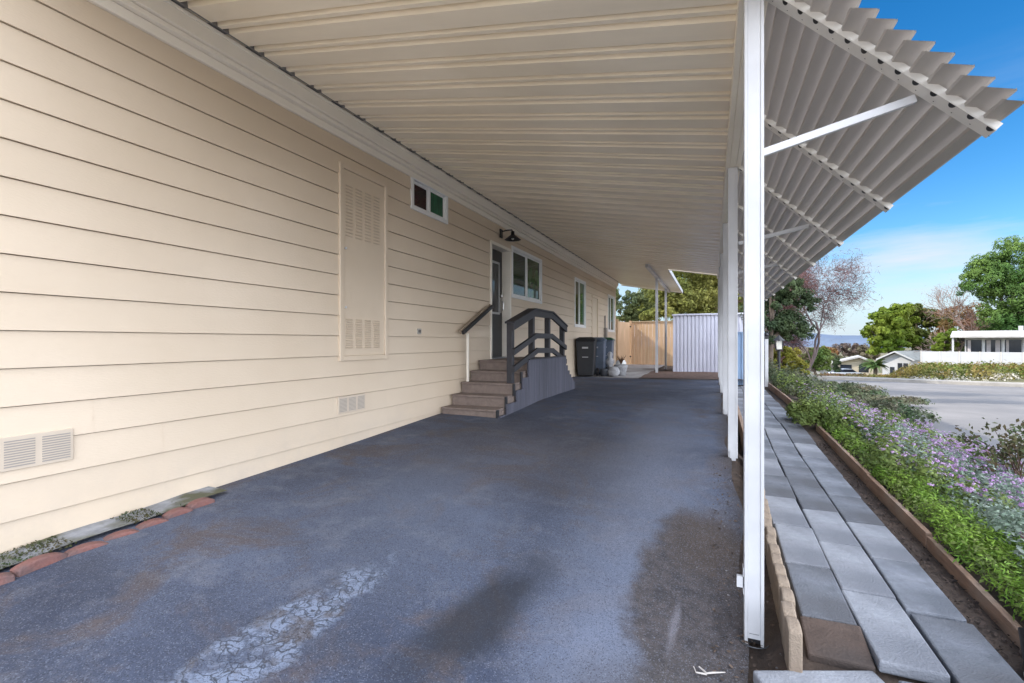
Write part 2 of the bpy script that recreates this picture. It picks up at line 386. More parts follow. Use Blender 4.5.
fa.box((WX - .01, YA, 3.262), (WX + .075, YB + .02, 3.30))
fa.build('frieze_board', M_trim, house, bevel=.006)
fb = MB(); fb.box((WX - .01, YA, 3.302), (WX + .10, YB + .04, 3.435)); fb.box((WX + .1, YA, 3.41), (WX + .115, YB + .04, 3.437))
fb.build('fascia', M_trim, house, bevel=.006)

def glassmat(name, base, base2, stretch=(1, 1, 1), scale=3):
    m = mat(name, base, .04, .5, scale, spec=.6, var2=base2, scale2=scale, stretch=stretch); m.node_tree.nodes['Principled BSDF'].inputs['Specular IOR Level'].default_value = .3; return m
G_green = glassmat('green_curtained_glass', (.02, .11, .055), (.015, .075, .04), (1, 8, .3), 6)
G_dark = glassmat('dark_glass', (.012, .02, .014), (.03, .06, .025), scale=2)  # dark pane, its base greened to carry painted reflections
G_red = glassmat('dark_red_glass', (.05, .012, .012), (.015, .01, .012), scale=5)
G_mid = glassmat('painted_green_reflection_glass', (.022, .05, .02), (.06, .12, .04), scale=2.5)  # green reflections are put into the base colour of the glass
def window(y0, y1, z0, z1, panes, fr=.055, label=None, flank=None):
    w = MB()
    w.box((WX - .06, y0, z0), (WX + .03, y1, z0 + fr)); w.box((WX - .06, y0, z1 - fr), (WX + .03, y1, z1))
    w.box((WX - .06, y0, z0 + fr), (WX + .03, y0 + fr, z1 - fr)); w.box((WX - .06, y1 - fr, z0 + fr), (WX + .03, y1, z1 - fr))
    wo = w.build('window', M_white, house, bevel=.004, label=label)
    n = len(panes); L = (y1 - y0 - 2 * fr) / n
    for i, m in enumerate(panes):
        a = y0 + fr + i * L; p = MB(); x = WX - (.03 if i == 0 else .012)
        p.box((x - .012, a + .03, z0 + fr + .03), (x, a + L - .03, z1 - fr - .03)); p.build('pane', m, wo)
        s_ = MB(); t = .03
        s_.box((x - .018, a, z0 + fr), (x + .012, a + L, z0 + fr + t)); s_.box((x - .018, a, z1 - fr - t), (x + .012, a + L, z1 - fr))
        s_.box((x - .018, a, z0 + fr + t), (x + .012, a + t, z1 - fr - t)); s_.box((x - .018, a + L - t, z0 + fr + t), (x + .012, a + L, z1 - fr - t))
        s_.build('sash', M_white, wo, bevel=.003)
    bk = MB(); bk.box((WX - .12, y0 + .01, z0 + .01), (WX - .062, y1 - .01, z1 - .01)); bk.build('backing', M_black, wo)
    if flank:
        sl = MB(); sl.box((WX - .01, y0 - flank, z0 - .02), (WX + .02, y0 - .002, z1 + .02)); sl.build('side_trim', M_siding, wo)
    return wo
window(5.012, 5.90, 2.80, 3.23, [G_red, G_green], .05, 'small high white slider window with one green pane')
window(8.236, 9.957, 1.97, 2.94, [G_dark, G_mid], .06, 'wide two pane white slider window beside the door')
window(12.682, 13.906, 1.545, 2.91, [G_dark, G_green], .06, 'tall white window above the trash bins')
window(17.21, 18.447, 1.50, 2.85, [G_dark, G_mid], .06, 'white window nearest the far house corner')
# door
dm = mat('charcoal_door_paint', (.018, .018, .02), .4, .1, 6)
fm = MB(); y0, y1, z0, z1 = 7.318, 8.208, .84, 2.86
fm.box((WX - .17, y0, z0), (WX + .03, y0 + .05, z1)); fm.box((WX - .17, y1 - .05, z0), (WX + .03, y1, z1)); fm.box((WX - .17, y0 + .05, z1 - .055), (WX + .03, y1 - .05, z1))
dfm = fm.build('door_frame', M_trim, house, bevel=.005)
th = MB(); th.box((WX - .17, y0 + .05, z0), (WX + .02, y1 - .05, z0 + .03)); th.build('threshold', mat('aluminium', (.35, .36, .38), .35, .1, 6, metal=.8), dfm)
dd = MB(); dd.box((WX - .19, y0 + .05, z0 + .032), (WX - .14, y1 - .05, z1 - .057)); door = dd.build('door', dm, house, bevel=.003)
gl = MB(); gl.box((WX - .138, y0 + .13, 1.68), (WX - .132, y1 - .23, 2.55)); gl.build('glass_panel', glassmat('door_glass', (.07, .07, .065), (.03, .035, .035), scale=3), door)
gf = MB(); M_grey = mat('grey_paint', (.42, .42, .42), .5)
for a, b_ in (((y0+.09, 1.64), (y1-.19, 1.678)), ((y0+.09, 2.552), (y1-.19, 2.59)), ((y0+.09, 1.678), (y0+.128, 2.552)), ((y1-.228, 1.678), (y1-.19, 2.552))):
    gf.box((WX - .139, a[0], a[1]), (WX - .122, b_[0], b_[1]))
gf.build('glass_frame', M_grey, door, bevel=.002)
hd = MB(); hd.box((WX - .14, y1 - .15, 1.68), (WX - .13, y1 - .09, 1.95)); hd.tube([(WX - .13, y1 - .12, 1.72), (WX - .08, y1 - .12, 1.74), (WX - .075, y1 - .12, 1.86), (WX - .13, y1 - .12, 1.90)], .011, 8)
hd.lathe((WX - .115, y1 - .12, 1.99), [(.0, -.02), (.026, -.02), (.026, .02), (0, .02)], 12)
hd.build('handle', mat('brushed_nickel', (.45, .44, .42), .3, metal=.9), door)
# louvred access panel
ap = MB(); a0, a1, c0, c1 = 3.77, 4.54, .952, 2.955
ap.box((WX - .03, a0, c0), (WX + .03, a0 + .05, c1)); ap.box((WX - .03, a1 - .05, c0), (WX + .03, a1, c1))
ap.box((WX - .03, a0 + .05, c1 - .05), (WX + .03, a1 - .05, c1)); ap.box((WX - .03, a0 + .05, c0), (WX + .03, a1 - .05, c0 + .05))
pf = ap.build('access_panel', M_siding, house, bevel=.005, label='tall cream metal access panel with louvre slots')
pd = MB(); pd.box((WX - .04, a0 + .052, c0 + .052), (WX + .012, a1 - .052, c1 - .052)); lv = pd.mark()
def louvre(y, z, w=.10):
    lv.prism([(WX + .0125, y, z), (WX + .021, y, z + .002), (WX + .0125, y, z + .014)], (0, w, 0))
for r_ in range(16):
    for cidx in range(4):
        yy = a0 + .095 + cidx * .145
        louvre(yy, 2.23 + r_ * .034 + .0 * cidx)
for r_ in range(13):
    for cidx in range(4): louvre(a0 + .095 + cidx * .145, 1.08 + r_ * .024)
lv.build('panel_door', M_siding, pf, m2=mat('louvre_paint', (.52, .42, .31), .6))
for zz in (1.5, 2.1):
    kn = MB(); kn.lathe((WX + .02, a0 + .09, zz), [(0, -.012), (.012, -.01), (.012, .01), (0, .012)], 8); kn.build('screw', M_grey, pf)
# underfloor vents
M_ventp = mat('cream_vent_paint', (.56, .47, .37), .6, .05, 4)
M_vent = mat('vent_slots', (.32, .29, .26), .7)
def vent(y0, y1, z0, z1, n):
    v = MB(); v.box((WX - .01, y0, z0), (WX + .024, y1, z1)); vo = v.build('foundation_vent', M_ventp, house, bevel=.003)
    L = (y1 - y0) / n; q = MB()
    for i in range(n):
        ya, yb = y0 + i * L + .015, y0 + (i + 1) * L - .015
        k = 0
        while z0 + .018 + k * .0135 < z1 - .02:
            zz = z0 + .018 + k * .0135; q.box((WX + .0245, ya, zz), (WX + .026, yb, zz + .0065)); k += 1
    q.build('slots', M_vent, vo)
vent(1.13, 1.60, .463, .645, 3); vent(3.75, 4.15, .425, .595, 3)
oc = MB(); oc.box((WX + .01, 5.15, 1.245), (WX + .022, 5.235, 1.315)); oo = oc.build('outlet_cover', mat('grey_plastic', (.4, .37, .33), .6), house, bevel=.003)
oq = MB(); oq.box((WX + .0222, 5.165, 1.262), (WX + .026, 5.188, 1.298)); oq.box((WX + .0222, 5.196, 1.262), (WX + .026, 5.22, 1.298)); oq.build('socket', mat('dark_plastic', (.12, .11, .1), .6), oo)
# utility door and conduit beyond the bins
ud = MB(); ud.box((WX - .03, 14.734, .4), (WX + .026, 14.80, 2.6)); ud.box((WX - .03, 15.515, .4), (WX + .026, 15.581, 2.6)); ud.box((WX - .03, 14.80, 2.535), (WX + .026, 15.515, 2.6))
uo = ud.build('utility_door', M_siding, house, bevel=.004, label='narrow cream utility door beyond the trash bins')
u2 = MB(); u2.box((WX - .05, 14.802, .4), (WX - .004, 15.513, 2.533)); u2.build('door_leaf', mat('cream_door', (.6, .5, .38), .5, .05, 3), uo)
cd = MB(); cd.tube([(WX + .04, 16.6, .25), (WX + .04, 16.6, 2.05)], .022, 8); cd.box((WX + .012, 16.5, 1.2), (WX + .10, 16.7, 1.62)); cd.build('meter_conduit', mat('dull_grey_metal', (.22, .20, .18), .5), house, bevel=.003)

# barn light above the door
bl = thing('barn_light', 'black barn style wall light above the entry door', 'wall light', (WX + .01, 7.75, 3.06))
q = MB(); q.box((WX + .012, 7.70, 2.98), (WX + .035, 7.80, 3.13)); q.build('wall_plate', M_black, bl, bevel=.004)
q = MB(); q.tube([(WX + .03, 7.75, 3.09), (WX + .15, 7.75, 3.105), (WX + .23, 7.75, 3.10), (WX + .245, 7.75, 3.06)], .011, 8); q.build('arm', M_black, bl, smooth=True)
q = MB(); q.lathe((WX + .245, 7.75, 2.93), [(.0, .15), (.03, .145), (.032, .09), (.045, .075), (.07, .06), (.125, .012), (.145, 0), (.14, -.004), (.12, .008), (.05, .055), (0, .06)], 24); q.build('lamp_shade', M_black, bl, smooth=True)
q = MB(); q.lathe((WX + .245, 7.75, 2.955), [(0, -.03), (.02, -.022), (.026, 0), (.016, .025), (0, .03)], 12); q.build('bulb', mat('frosted_glass', (.7, .7, .68), .2), bl, smooth=True)

# ------------------------------------------------------------------ entry steps
M_step = mat('brown_carpeted_step', (.20, .155, .132), .95, .18, 14, .5, 220)
M_dark = mat('charcoal_stain', (.075, .075, .098), .7, .3, 6, .4, 40, stretch=(1, 1, .12))
M_rail = mat('charcoal_rail_paint', (.022, .021, .026), .55, .25, 10)
steps = thing('entry_steps', 'brown entry steps with charcoal railing leading to the side door', 'steps', (-3.0, 7.2, .15))
SX0, SX1 = -3.42, -2.60
nose = [(5.70, .255), (5.98, .40), (6.26, .555), (6.55, .705), (6.84, .855)]
for i, (yy, zz) in enumerate(nose):
    ye = nose[i + 1][0] if i < 4 else 8.70
    q = MB(); q.box((SX0, yy + .012, -.1 + .002 * i), (SX1, ye + .012 if i < 4 else ye, zz - .03)); q.box((SX0, yy - .012, zz - .03), (SX1, ye + .012 if i < 4 else ye, zz))
    q.build('step' if i < 4 else 'landing', M_step, steps, bevel=.008)
for i in range(3):
    zz = .70 - .155 * i; q = MB(); q.box((SX0, 8.702 + .26 * i, -.1), (SX1, 8.702 + .26 * (i + 1) - .002, zz)); q.build('step', M_step, steps, bevel=.008)
for i, (yy, zz) in enumerate(nose):
    ye = nose[i + 1][0] if i < 4 else 8.7
    em = MB(); em.box((SX1 + .001, yy - .012, (nose[i-1][1] - .02) if i else -.02), (SX1 + .022, yy + .05, zz - .002)); em.build('edge_trim', M_black, steps)
sk = MB(); bx0, bx1 = SX1 + .024, SX1 + .052
def ztop(y):
    if y < 6.9: return max([-.2] + [zz for yy, zz in nose if yy - .02 <= y - .22]) if y > 5.92 else .19
    if y < 8.73: return .868
    return interp(y, [(8.73, .80), (9.0, .56), (9.42, .30)])
y = 5.72; W_ = .118
while y < 9.40:
    if y < 6.88: zt = interp(y, [(5.72, .2), (5.9, .22), (6.88, .2)]) ; zt = [z for yy, z in [(5.5, .17), (5.95, .30), (6.24, .455), (6.53, .615), (6.79, .87)] if yy <= y + .01][-1]
    else: zt = ztop(y + W_ / 2)
    sk.box((bx0, y, -.12), (bx1 + random.uniform(0, .004), min(y + W_ - .006, 9.42), zt)); y += W_
sk.build('side_panel', M_dark, steps, bevel=.003)
cap = MB(); cap.box((bx0 - .02, 6.80, .870), (bx1 + .012, 8.74, .888)); cap.build('panel_cap', M_rail, steps)
RX = SX1 + .0
for yy, zb, zt in ((6.29, .56, 1.41), (7.15, .86, 1.64), (7.95, .86, 1.64), (8.83, .70, 1.44)):
    q = MB(); q.box((RX - .085, yy - .045, zb), (RX - .002, yy + .045, zt)); q.build('railing_post', M_rail, steps, bevel=.004)
for nm, pts in (('top_rail', [(6.2, 1.40), (7.117, 1.645), (8.012, 1.645), (8.90, 1.43)]), ('mid_rail', [(6.24, 1.04), (7.2, 1.285), (8.0, 1.285), (8.88, 1.075)]), ('mid_rail', [(6.24, .80), (7.24, 1.05), (8.05, 1.035), (8.88, .81)])):
    q = MB(); h = .10 if nm == 'top_rail' else .085; x0, x1 = RX + .0, RX + .04
    n = len(pts)
    lo = [(x0, y, z - h) for y, z in pts]; hi = [(x0, y, z) for y, z in pts]
    q.prism(lo + hi[::-1], (x1 - x0, 0, 0))
    if nm == 'top_rail': q.prism([(RX - .095, y, z + .002) for y, z in pts] + [(RX - .095, y, z + .03) for y, z in pts][::-1], (.15, 0, 0))
    q.build(nm, M_rail, steps, bevel=.003)
hr = thing('wall_handrail', 'short handrail on a thin cream post by the house wall', 'handrail', (-3.35, 6.33, .56))
q = MB(); q.box((-3.365, 6.315, .556), (-3.335, 6.345, 1.27)); q.build('post', M_trim, hr, bevel=.003)
q = MB(); q.bar((-3.35, 6.18, 1.275), (-3.35, 7.20, 1.735), .04, .055); q.build('rail', M_black, hr, bevel=.006)
q = MB(); q.bar((-3.39, 6.17, 1.285), (-3.39, 7.19, 1.745), .03, .06); q.build('rail_board', mat('weathered_wood', (.32, .25, .18), .8, .3, 12, .3, 60), hr, bevel=.003)

# ------------------------------------------------------------------ carport
M_alu = mat('painted_aluminium', (.86, .775, .63), .32, .06, 1.2, 0, 60, var2=(.80, .71, .56), scale2=.8, stretch=(.25, 3, 1))
M_post = mat('white_painted_steel', (.56, .56, .57), .42, .06, 3, .05, 80, var2=(.50, .50, .51), scale2=3, stretch=(1, 1, .3))
M_louv2 = mat('off_white_rafter_paint', (.70, .67, .62), .5, .08, 3)
M_louv = mat('grey_painted_aluminium', (.45, .415, .38), .5, .1, 2, .05, 80, stretch=(1, .2, 1))
carport = thing('carport', 'white aluminium carport roof on posts with louvred awning beside the house', 'carport', (.18, 5.5, 0))
def roofz(x): return 3.455 + (x + 3.40) * (2.835 - 3.455) / (.18 + 3.40)
prof = [(0, 0), (.13, 0), (.137, .066), (.172, .066), (.181, .002), (.216, .002), (.225, .066), (.262, .066), (.272, 0)]
PIT = .305
def pans(name, x0, x1, y0, y1):
    r = MB(); pts = []; k = 0; top = []
    y = y0
    while y < y1 - .01:
        for dy, dz in prof:
            if y + dy <= y1: pts.append((x0, y + dy, roofz(x0) + dz))
        y += PIT
    if pts[-1][1] < y1 - .001: pts.append((x0, y1, roofz(x0) + .002))
    r.strip(pts, (x1 - x0, 0, roofz(x1) - roofz(x0)))
    r.strip([(p[0], p[1], p[2] + .004) for p in pts], (x1 - x0, 0, roofz(x1) - roofz(x0)))
    return r.build(name, M_alu, carport)
pans('roof_panel', -3.40, .25, 1.0, 13.2)
pans('roof_panel', -3.40, -1.07, 13.203, 19.6)
q = MB()
q.box((.205, 1.0, 2.745), (.25, 13.25, 2.822)); q.box((.115, 1.0, 2.745), (.15, 13.25, 2.83)); q.box((.151, 1.0, 2.745), (.204, 13.25, 2.752))
q.build('beam', M_alu, carport, bevel=.003)
q = MB(); q.bar((-1.05, 13.225, roofz(-1.05) + .03), (.25, 13.225, roofz(.25) + .03), .03, .11); q.build('end_fascia', M_trim, carport, bevel=.003)
q = MB(); q.box((-1.065, 13.25, roofz(-1.07) - .05), (-1.035, 19.6, roofz(-1.07) + .07)); q.build('side_fascia', M_post, carport, bevel=.003)
q = MB(); q.bar((-3.38, 19.62, roofz(-3.38) + .01), (-1.04, 19.62, roofz(-1.04) + .01), .03, .1); q.build('end_fascia', M_trim, carport, bevel=.003)
q = MB(); zb = roofz(-1.53) - .005; q.box((-1.57, 12.6, zb - .09), (-1.49, 19.5, zb)); q.build('cross_beam', M_post, carport, bevel=.004)
# posts: folded C channels
def cpost(x, y, z0, z1, w, d, cut=0):
    """channel open to the back, lips turned in; cut = notch at the foot of the front face"""
    q = MB(); h, k, t = w / 2, d / 2, .003
    def wall(pts, za, zb):
        q.prism([(p[0], p[1], za) for p in pts], (0, 0, zb - za))
    # front face with two raised edge flutes
    fl = .014
    q.prism([(x - h + fl, y - k + .004, z0 + cut), (x + h - fl, y - k + .004, z0 + cut), (x + h - fl, y - k + .007, z0 + cut), (x - h + fl, y - k + .007, z0 + cut)], (0, 0, z1 - z0 - cut))
    for s_ in (-1, 1):
        q.box((min(x + s_ * h, x + s_ * (h - fl)), y - k, z0), (max(x + s_ * h, x + s_ * (h - fl)), y - k + .012, z1))
        q.box((min(x + s_ * h, x + s_ * (h - t)), y - k + .0122, z0), (max(x + s_ * h, x + s_ * (h - t)), y + k, z1))
        q.box((min(x + s_ * (h - t - .0002), x + s_ * (h - .024)), y + k - t, z0), (max(x + s_ * (h - t - .0002), x + s_ * (h - .024)), y + k, z1))
    return q
posts = [(2.46, -.225), (4.86, .085), (7.1, .17), (9.5, .225), (11.2, .225), (13.1, .225)]
for i, (yy, zb) in enumerate(posts):
    po = cpost(.176, yy, zb, 2.742, .080, .075, .05 if i == 0 else 0).build('post', M_post, carport, bevel=.002, seg=1)
    if i == 0:
        po['label'] = 'nearest white post with a notched foot standing in dirt'
        q = MB(); q.box((.105, yy - .03, zb + .25), (.135, yy - .01, zb + .30)); q.box((.131, yy - .03, zb + .22), (.1355, yy + .02, zb + .34)); q.build('bracket', M_post, po)
        q = MB(); q.prism([(.143, yy - .0335, zb + .028), (.209, yy - .0335, zb + .028), (.209, yy - .0335, zb + .062), (.195, yy - .0335, zb + .048), (.157, yy - .0335, zb + .048), (.143, yy - .0335, zb + .062)], (0, .003, 0)); q.build('torn_flange', M_post, po)
        q = MB(); q.box((.142, yy - .02, zb + .002), (.21, yy + .03, zb + .06)); q.build('dark_interior', M_black, po)
    else:
        q = MB(); q.box((.15, yy - .055, zb - .02), (.20, yy - .04, zb + .07)); q.build('foot_plate', M_post, po)
for yy in (14.95, 18.0):
    cpost(-1.53, yy, .17, zb_ if False else roofz(-1.53) - .096, .07, .06).build('post', M_post, carport)
# awning: rafters every 1.2 m, louvres along it, braces from the posts
A0 = Vector((.222, 0, 2.735)); A1 = Vector((.99, 0, 1.985)); adir = (A1 - A0).normalized(); anrm = Vector((-adir.z, 0, adir.x))
if anrm.z < 0: anrm = -anrm
NL = 14; YS, YE = 2.27, 13.3
raf_y = [2.46 + 1.2 * k for k in range(10)]
for yy in raf_y:
    q = MB(); p = A0 + Vector((0, yy, 0)); e = A1 + Vector((0, yy, 0)) + adir * .03
    w, h = .075, .028
    # shallow channel: wide flat underside, turned-up edges
    mm = Matrix((Vector((0, 1, 0)), adir, anrm)).transposed().to_4x4(); mm.translation = p
    L = (e - p).length
    q.box((-w/2, 0, -.003), (w/2, L, 0), mm)
    for s_ in (-1, 1): q.box((s_ * w/2 - .0015, .001, .0002), (s_ * w/2 + .0015, L - .001, h), mm)
    nt_ = q.mark()
    for k in range(NL):
        c_ = .03 + k * (L - .05) / (NL - 1)
        for side in (-1,):
            pts = [(side * (w/2 - .001) + (.019 * math.cos(a) if False else 0) + (.026 * math.sin(a)) , c_ + .014 * math.cos(a), -.0042) for a in [PI * j / 8 for j in range(9)]]
            nt_.poly([tuple(mm @ Vector(v)) for v in pts])
        nt_.poly([tuple(mm @ Vector((.012 + .003 * math.cos(a), c_ + .02 + .003 * math.sin(a), -.0042))) for a in [2 * PI * j / 6 for j in range(6)]])
    nt_.build('rafter', M_louv2, carport, m2=M_black)
tilt = math.radians(-16)
for k in range(NL):
    L = (A1 - A0).length + .03
    c_ = -.01 + k * (L - .05) / (NL - 1)
    p = A0 + adir * c_ + anrm * .012
    w = .099 if k < NL - 1 else .062
    d1 = Vector((math.cos(tilt), 0, math.sin(tilt)))
    up = Vector((-math.sin(tilt), 0, math.cos(tilt)))
    a = p - d1 * .004
    y1 = YE; q = MB()
    j = random.uniform(-.004, .004)
    prf = [a + Vector((-.002, 0, .012)), a + Vector((.0, 0, .002)), a, a + d1 * (w - .012), a + d1 * w + up * .006, a + d1 * (w - .004) + up * .014]
    n = 2
    # front corners rounded
    i0 = len(q.v)
    q.strip([(v.x, YS + j + (.02 if m_ in (0, 4, 5) else 0), v.z) for m_, v in enumerate(prf)], (0, y1 - YS, 0))
    q.strip([(v.x, YS + j + (.02 if m_ in (0, 4, 5) else 0), v.z + .0016) for m_, v in enumerate(prf)], (0, y1 - YS, 0))
    q.build('louvre', M_louv, carport)
for i, (yy, zb) in enumerate(posts[:5]):
    q = MB(); f0 = Vector((.224, yy + .01, 2.05)); f1 = A0 + adir * .80 + Vector((0, yy + .05, 0)) - anrm * .012
    if i == 0: f0 = Vector((.205, 2.44, 2.0))
    q.bar(f0, f1, .026, .034); q.build('brace', M_post, carport, bevel=.003)

# ------------------------------------------------------------------ path pavers
M_pav = mat('grey_concrete_paver', (.215, .228, .258), .85, .28, 9, .6, 110, var2=(.13, .14, .16), scale2=3.2)
M_pav2 = mat('damp_concrete_paver', (.15, .16, .182), .85, .28, 9, .6, 110, var2=(.10, .102, .112), scale2=2.5)
M_pavb = mat('muddy_brown_paver', (.085, .058, .045), .9, .3, 8, .5, 90, var2=(.06, .045, .038), scale2=3)
M_pavp = mat('pale_concrete_paver', (.265, .275, .30), .85, .22, 10, .6, 110, var2=(.17, .178, .20), scale2=2)
def paver(x0, x1, y0, y1, z0, z1, m, label, rot=0, roll=0, th_=.05):
    """slab from y0 to y1, front top height z0, back z1"""
    cx, cy = (x0 + x1) / 2, (y0 + y1) / 2; hx, hy = (x1 - x0) / 2, (y1 - y0) / 2
    root = Vector((cx, cy, (z0 + z1) / 2 - th_))
    me = bpy.data.meshes.new('paver'); bm = bmesh.new(); bmesh.ops.create_cube(bm, size=1)
    pitch = math.atan2(z1 - z0, 2 * hy)
    R = Matrix.Rotation(rot, 4, 'Z') @ Matrix.Rotation(pitch, 4, 'X') @ Matrix.Rotation(roll, 4, 'Y')
    for v in bm.verts:
        v.co = R @ Vector((v.co.x * 2 * hx + random.uniform(-.003, .003), v.co.y * 2 * hy + random.uniform(-.004, .004), (v.co.z - .5) * th_)) + Vector((0, 0, th_))
    bm.to_mesh(me); bm.free(); me.materials.append(m)
    o = bpy.data.objects.new('paver', me); COL.objects.link(o); o.location = root
    md = o.modifiers.new('bevel', 'BEVEL'); md.width = .009; md.segments = 2
    tag(o, label, 'paver', 'concrete pavers of the garden path'); return o
rowsx = [(.383, .608), (.616, .844), (.852, 1.078)]
lab = ['plain grey paver in the row beside the scalloped edging', 'plain grey paver in the middle row of the path', 'plain grey paver in the row beside the timber border']
starts = [3.14, 2.33, 2.80]
for r_ in range(3):
    y = starts[r_]; k = 0
    while y < 12.6:
        L = .578 + random.uniform(-.02, .02)
        x0, x1 = rowsx[r_]; jx = random.uniform(-.006, .006)
        m = [M_pav, M_pav, M_pav2, M_pavp][random.choice([0, 0, 1, 2, 2, 3])]
        if r_ == 1 and k == 0: m = M_pavp
        z0, z1 = zpath(y) + random.uniform(-.004, .005), zpath(y + L) + random.uniform(-.004, .005)
        paver(x0 + jx, x1 + jx, y, y + L - .007, z0, z1, m, lab[r_], random.uniform(-.014, .014), random.uniform(-.018, .018)); y += L; k += 1
paver(.385, .606, 2.585, 3.128, zpath(2.6) - .002, zpath(3.1), M_pav2, 'grey paver touching the muddy brown slab in the left row', -.01)
paver(.375, .607, 2.335, 2.575, zpath(2.3) - .03, zpath(2.5) + .004, M_pavb, 'muddy brown paver at the near end of the left row', -.02, -.03)
paver(.854, 1.085, 2.19, 2.79, zpath(2.2), zpath(2.7), M_pav2, 'darker grey paver at the near end of the right row', .0)
paver(.19, .67, 1.965, 2.265, -.178, -.172, M_pavp, 'pale slab laid crosswise next to the foot of the near post', .40)
paver(.665, .845, 1.86, 2.285, -.165, -.15, M_pav2, 'grey slab between the pale crosswise slab and the dark right hand paver', .03)
paver(.86, 1.09, 1.58, 2.18, zpath(1.7) - .01, zpath(2.1), M_pav, 'nearest paver of the right hand row at the bottom of the path', .0)

# scalloped edging blocks between driveway and path
M_edge = mat('tan_concrete_block', (.30, .235, .175), .9, .2, 14, .6, 120, var2=(.22, .165, .12), scale2=4)
def edging(x, y, z0, z1, L, m, ang, label, name, group, wav=.02, wid=.055):
    """block with a rounded hump on top, long axis along +Y then turned"""
    me = bpy.data.meshes.new(name); bm = bmesh.new(); n = 8; h = z1 - z0
    top = [(-L/2 + L * i / n, h - wav * (abs(2 * i / n - 1) ** 2.2)) for i in range(n + 1)]
    ring = [(-L/2, 0)] + top + [(L/2, 0)]
    va = [bm.verts.new((-wid/2, a, b_)) for a, b_ in ring]; vb = [bm.verts.new((wid/2, a, b_)) for a, b_ in ring]
    bm.faces.new(va); bm.faces.new(vb[::-1])
    for i in range(len(ring)): j = (i + 1) % len(ring); bm.faces.new((va[j], va[i], vb[i], vb[j]))
    bmesh.ops.recalc_face_normals(bm, faces=bm.faces); bm.to_mesh(me); bm.free(); me.materials.append(m)
    o = bpy.data.objects.new(name, me); COL.objects.link(o); o.location = (x, y, z0); o.rotation_euler = (random.uniform(-.04, .04), random.uniform(-.04, .04), ang)
    md = o.modifiers.new('bevel', 'BEVEL'); md.width = .008; md.segments = 2; md.limit_method = 'ANGLE'
    return tag(o, label, 'edging block', group)
y = 2.27; k = 0
while y < 5.3:
    L = .118; zt = interp(y, [(2.1, -.01), (2.3, .0), (3.3, .035), (4.86, .125), (5.6, .15)])
    edging(interp(y, [(2.1, .305), (2.5, .315), (4, .325), (5.6, .335)]), y, zt - .2, zt, L, M_edge, random.uniform(-.03, .03), 'tan scalloped edging block standing between driveway and path' if k else 'nearest tan edging block, its rounded end facing the pale slab', 'edging_block', 'tan scalloped edging blocks', .014, .05)
    y += L + .004; k += 1
M_board = mat('weathered_border_timber', (.30, .19, .13), .85, .35, 8, .6, 60, var2=(.34, .25, .19), scale2=3, stretch=(4, .5, 4))
def board(p, q_, h, w, label, grp='timber border boards'):
    b = MB(); p, q_ = Vector(p), Vector(q_); b.bar(p + Vector((0, 0, -h/2)), q_ + Vector((0, 0, -h/2)), w, h)
    return tag(b.build('border_board', M_board, None, bevel=.004), label, 'border board', grp)
ends = [5.36, 7.2, 9.1, 11.0, 12.7]
for k, (a, b_) in enumerate(zip(ends[:-1], ends[1:])):
    board((.325, a, interp(a, POSTP) + .06), (.325, b_ - .01, interp(b_, POSTP) + .06), .22, .04, ['nearest timber board along the left side of the path', 'second timber board along the left side of the path', 'third timber board along the left side of the path', 'farthest timber board along the left side of the path'][k], 'timber boards between driveway and path')
# right-hand border beside the flowers
bords = [((1.21, 1.9, -.115), (1.235, 3.705, -.045), 'low worn board half buried at the near end of the flower bed'),
         ((1.235, 3.72, -.03), (1.235, 4.96, .015), 'near reddish border board beside the bright green leaves'),
         ((1.24, 4.98, .02), (1.24, 7.15, .10), 'long reddish border board along the middle of the flower bed'),
         ((1.245, 7.75, .125), (1.25, 10.0, .16), 'border board beyond the gap overgrown with leaves'),
         ((1.25, 10.02, .16), (1.22, 12.6, .19), 'farthest border board curving toward the pale panel')]
for a, b_, l in bords: board((a[0], a[1], a[2]), (b_[0], b_[1], b_[2]), .16, .032, l, 'timber border boards of the flower bed')

# red scalloped edging by the house wall with a strip of concrete and moss
M_red = mat('red_concrete_block', (.24, .105, .088), .9, .35, 14, .8, 70, var2=(.15, .09, .085), scale2=7)
pts = [(-3.12, .88), (-3.14, 1.11), (-3.16, 1.33), (-3.165, 1.53), (-3.185, 1.71), (-3.185, 1.88), (-3.2, 2.04), (-3.215, 2.20)]
for k, (x, y) in enumerate(pts):
    hh = [.045, .05, .05, .028, .022, .026, .036, .042][k]
    edging(x, y, zdrive(x, y) - .03, zdrive(x, y) + hh, [.22, .22, .21, .19, .175, .165, .16, .165][k], M_red, random.uniform(-.2, .2),
           ['leftmost red edging block by the house wall', 'second red edging block from the left, rounded', 'largest rounded red edging block by the mossy strip', 'sunken red edging block right of the largest one', 'lowest pinkish red edging block in the row', 'pinkish red edging block left of the last pair', 'red edging block next to the end block', 'rightmost dark red edging block ending the row'][k], 'edging_block', 'red edging blocks by the house wall', .022, .07)
tag(grid('concrete_strip', [-3.447, -3.34, -3.24], lin(.4, 2.42, 12), lambda x, y: zdrive(x, y) + .028 + .006 * math.sin(y * 9), mat('mossy_concrete', (.27, .28, .30), .9, .3, 9, .5, 60, var2=(.10, .10, .06), scale2=5)), kind='structure')

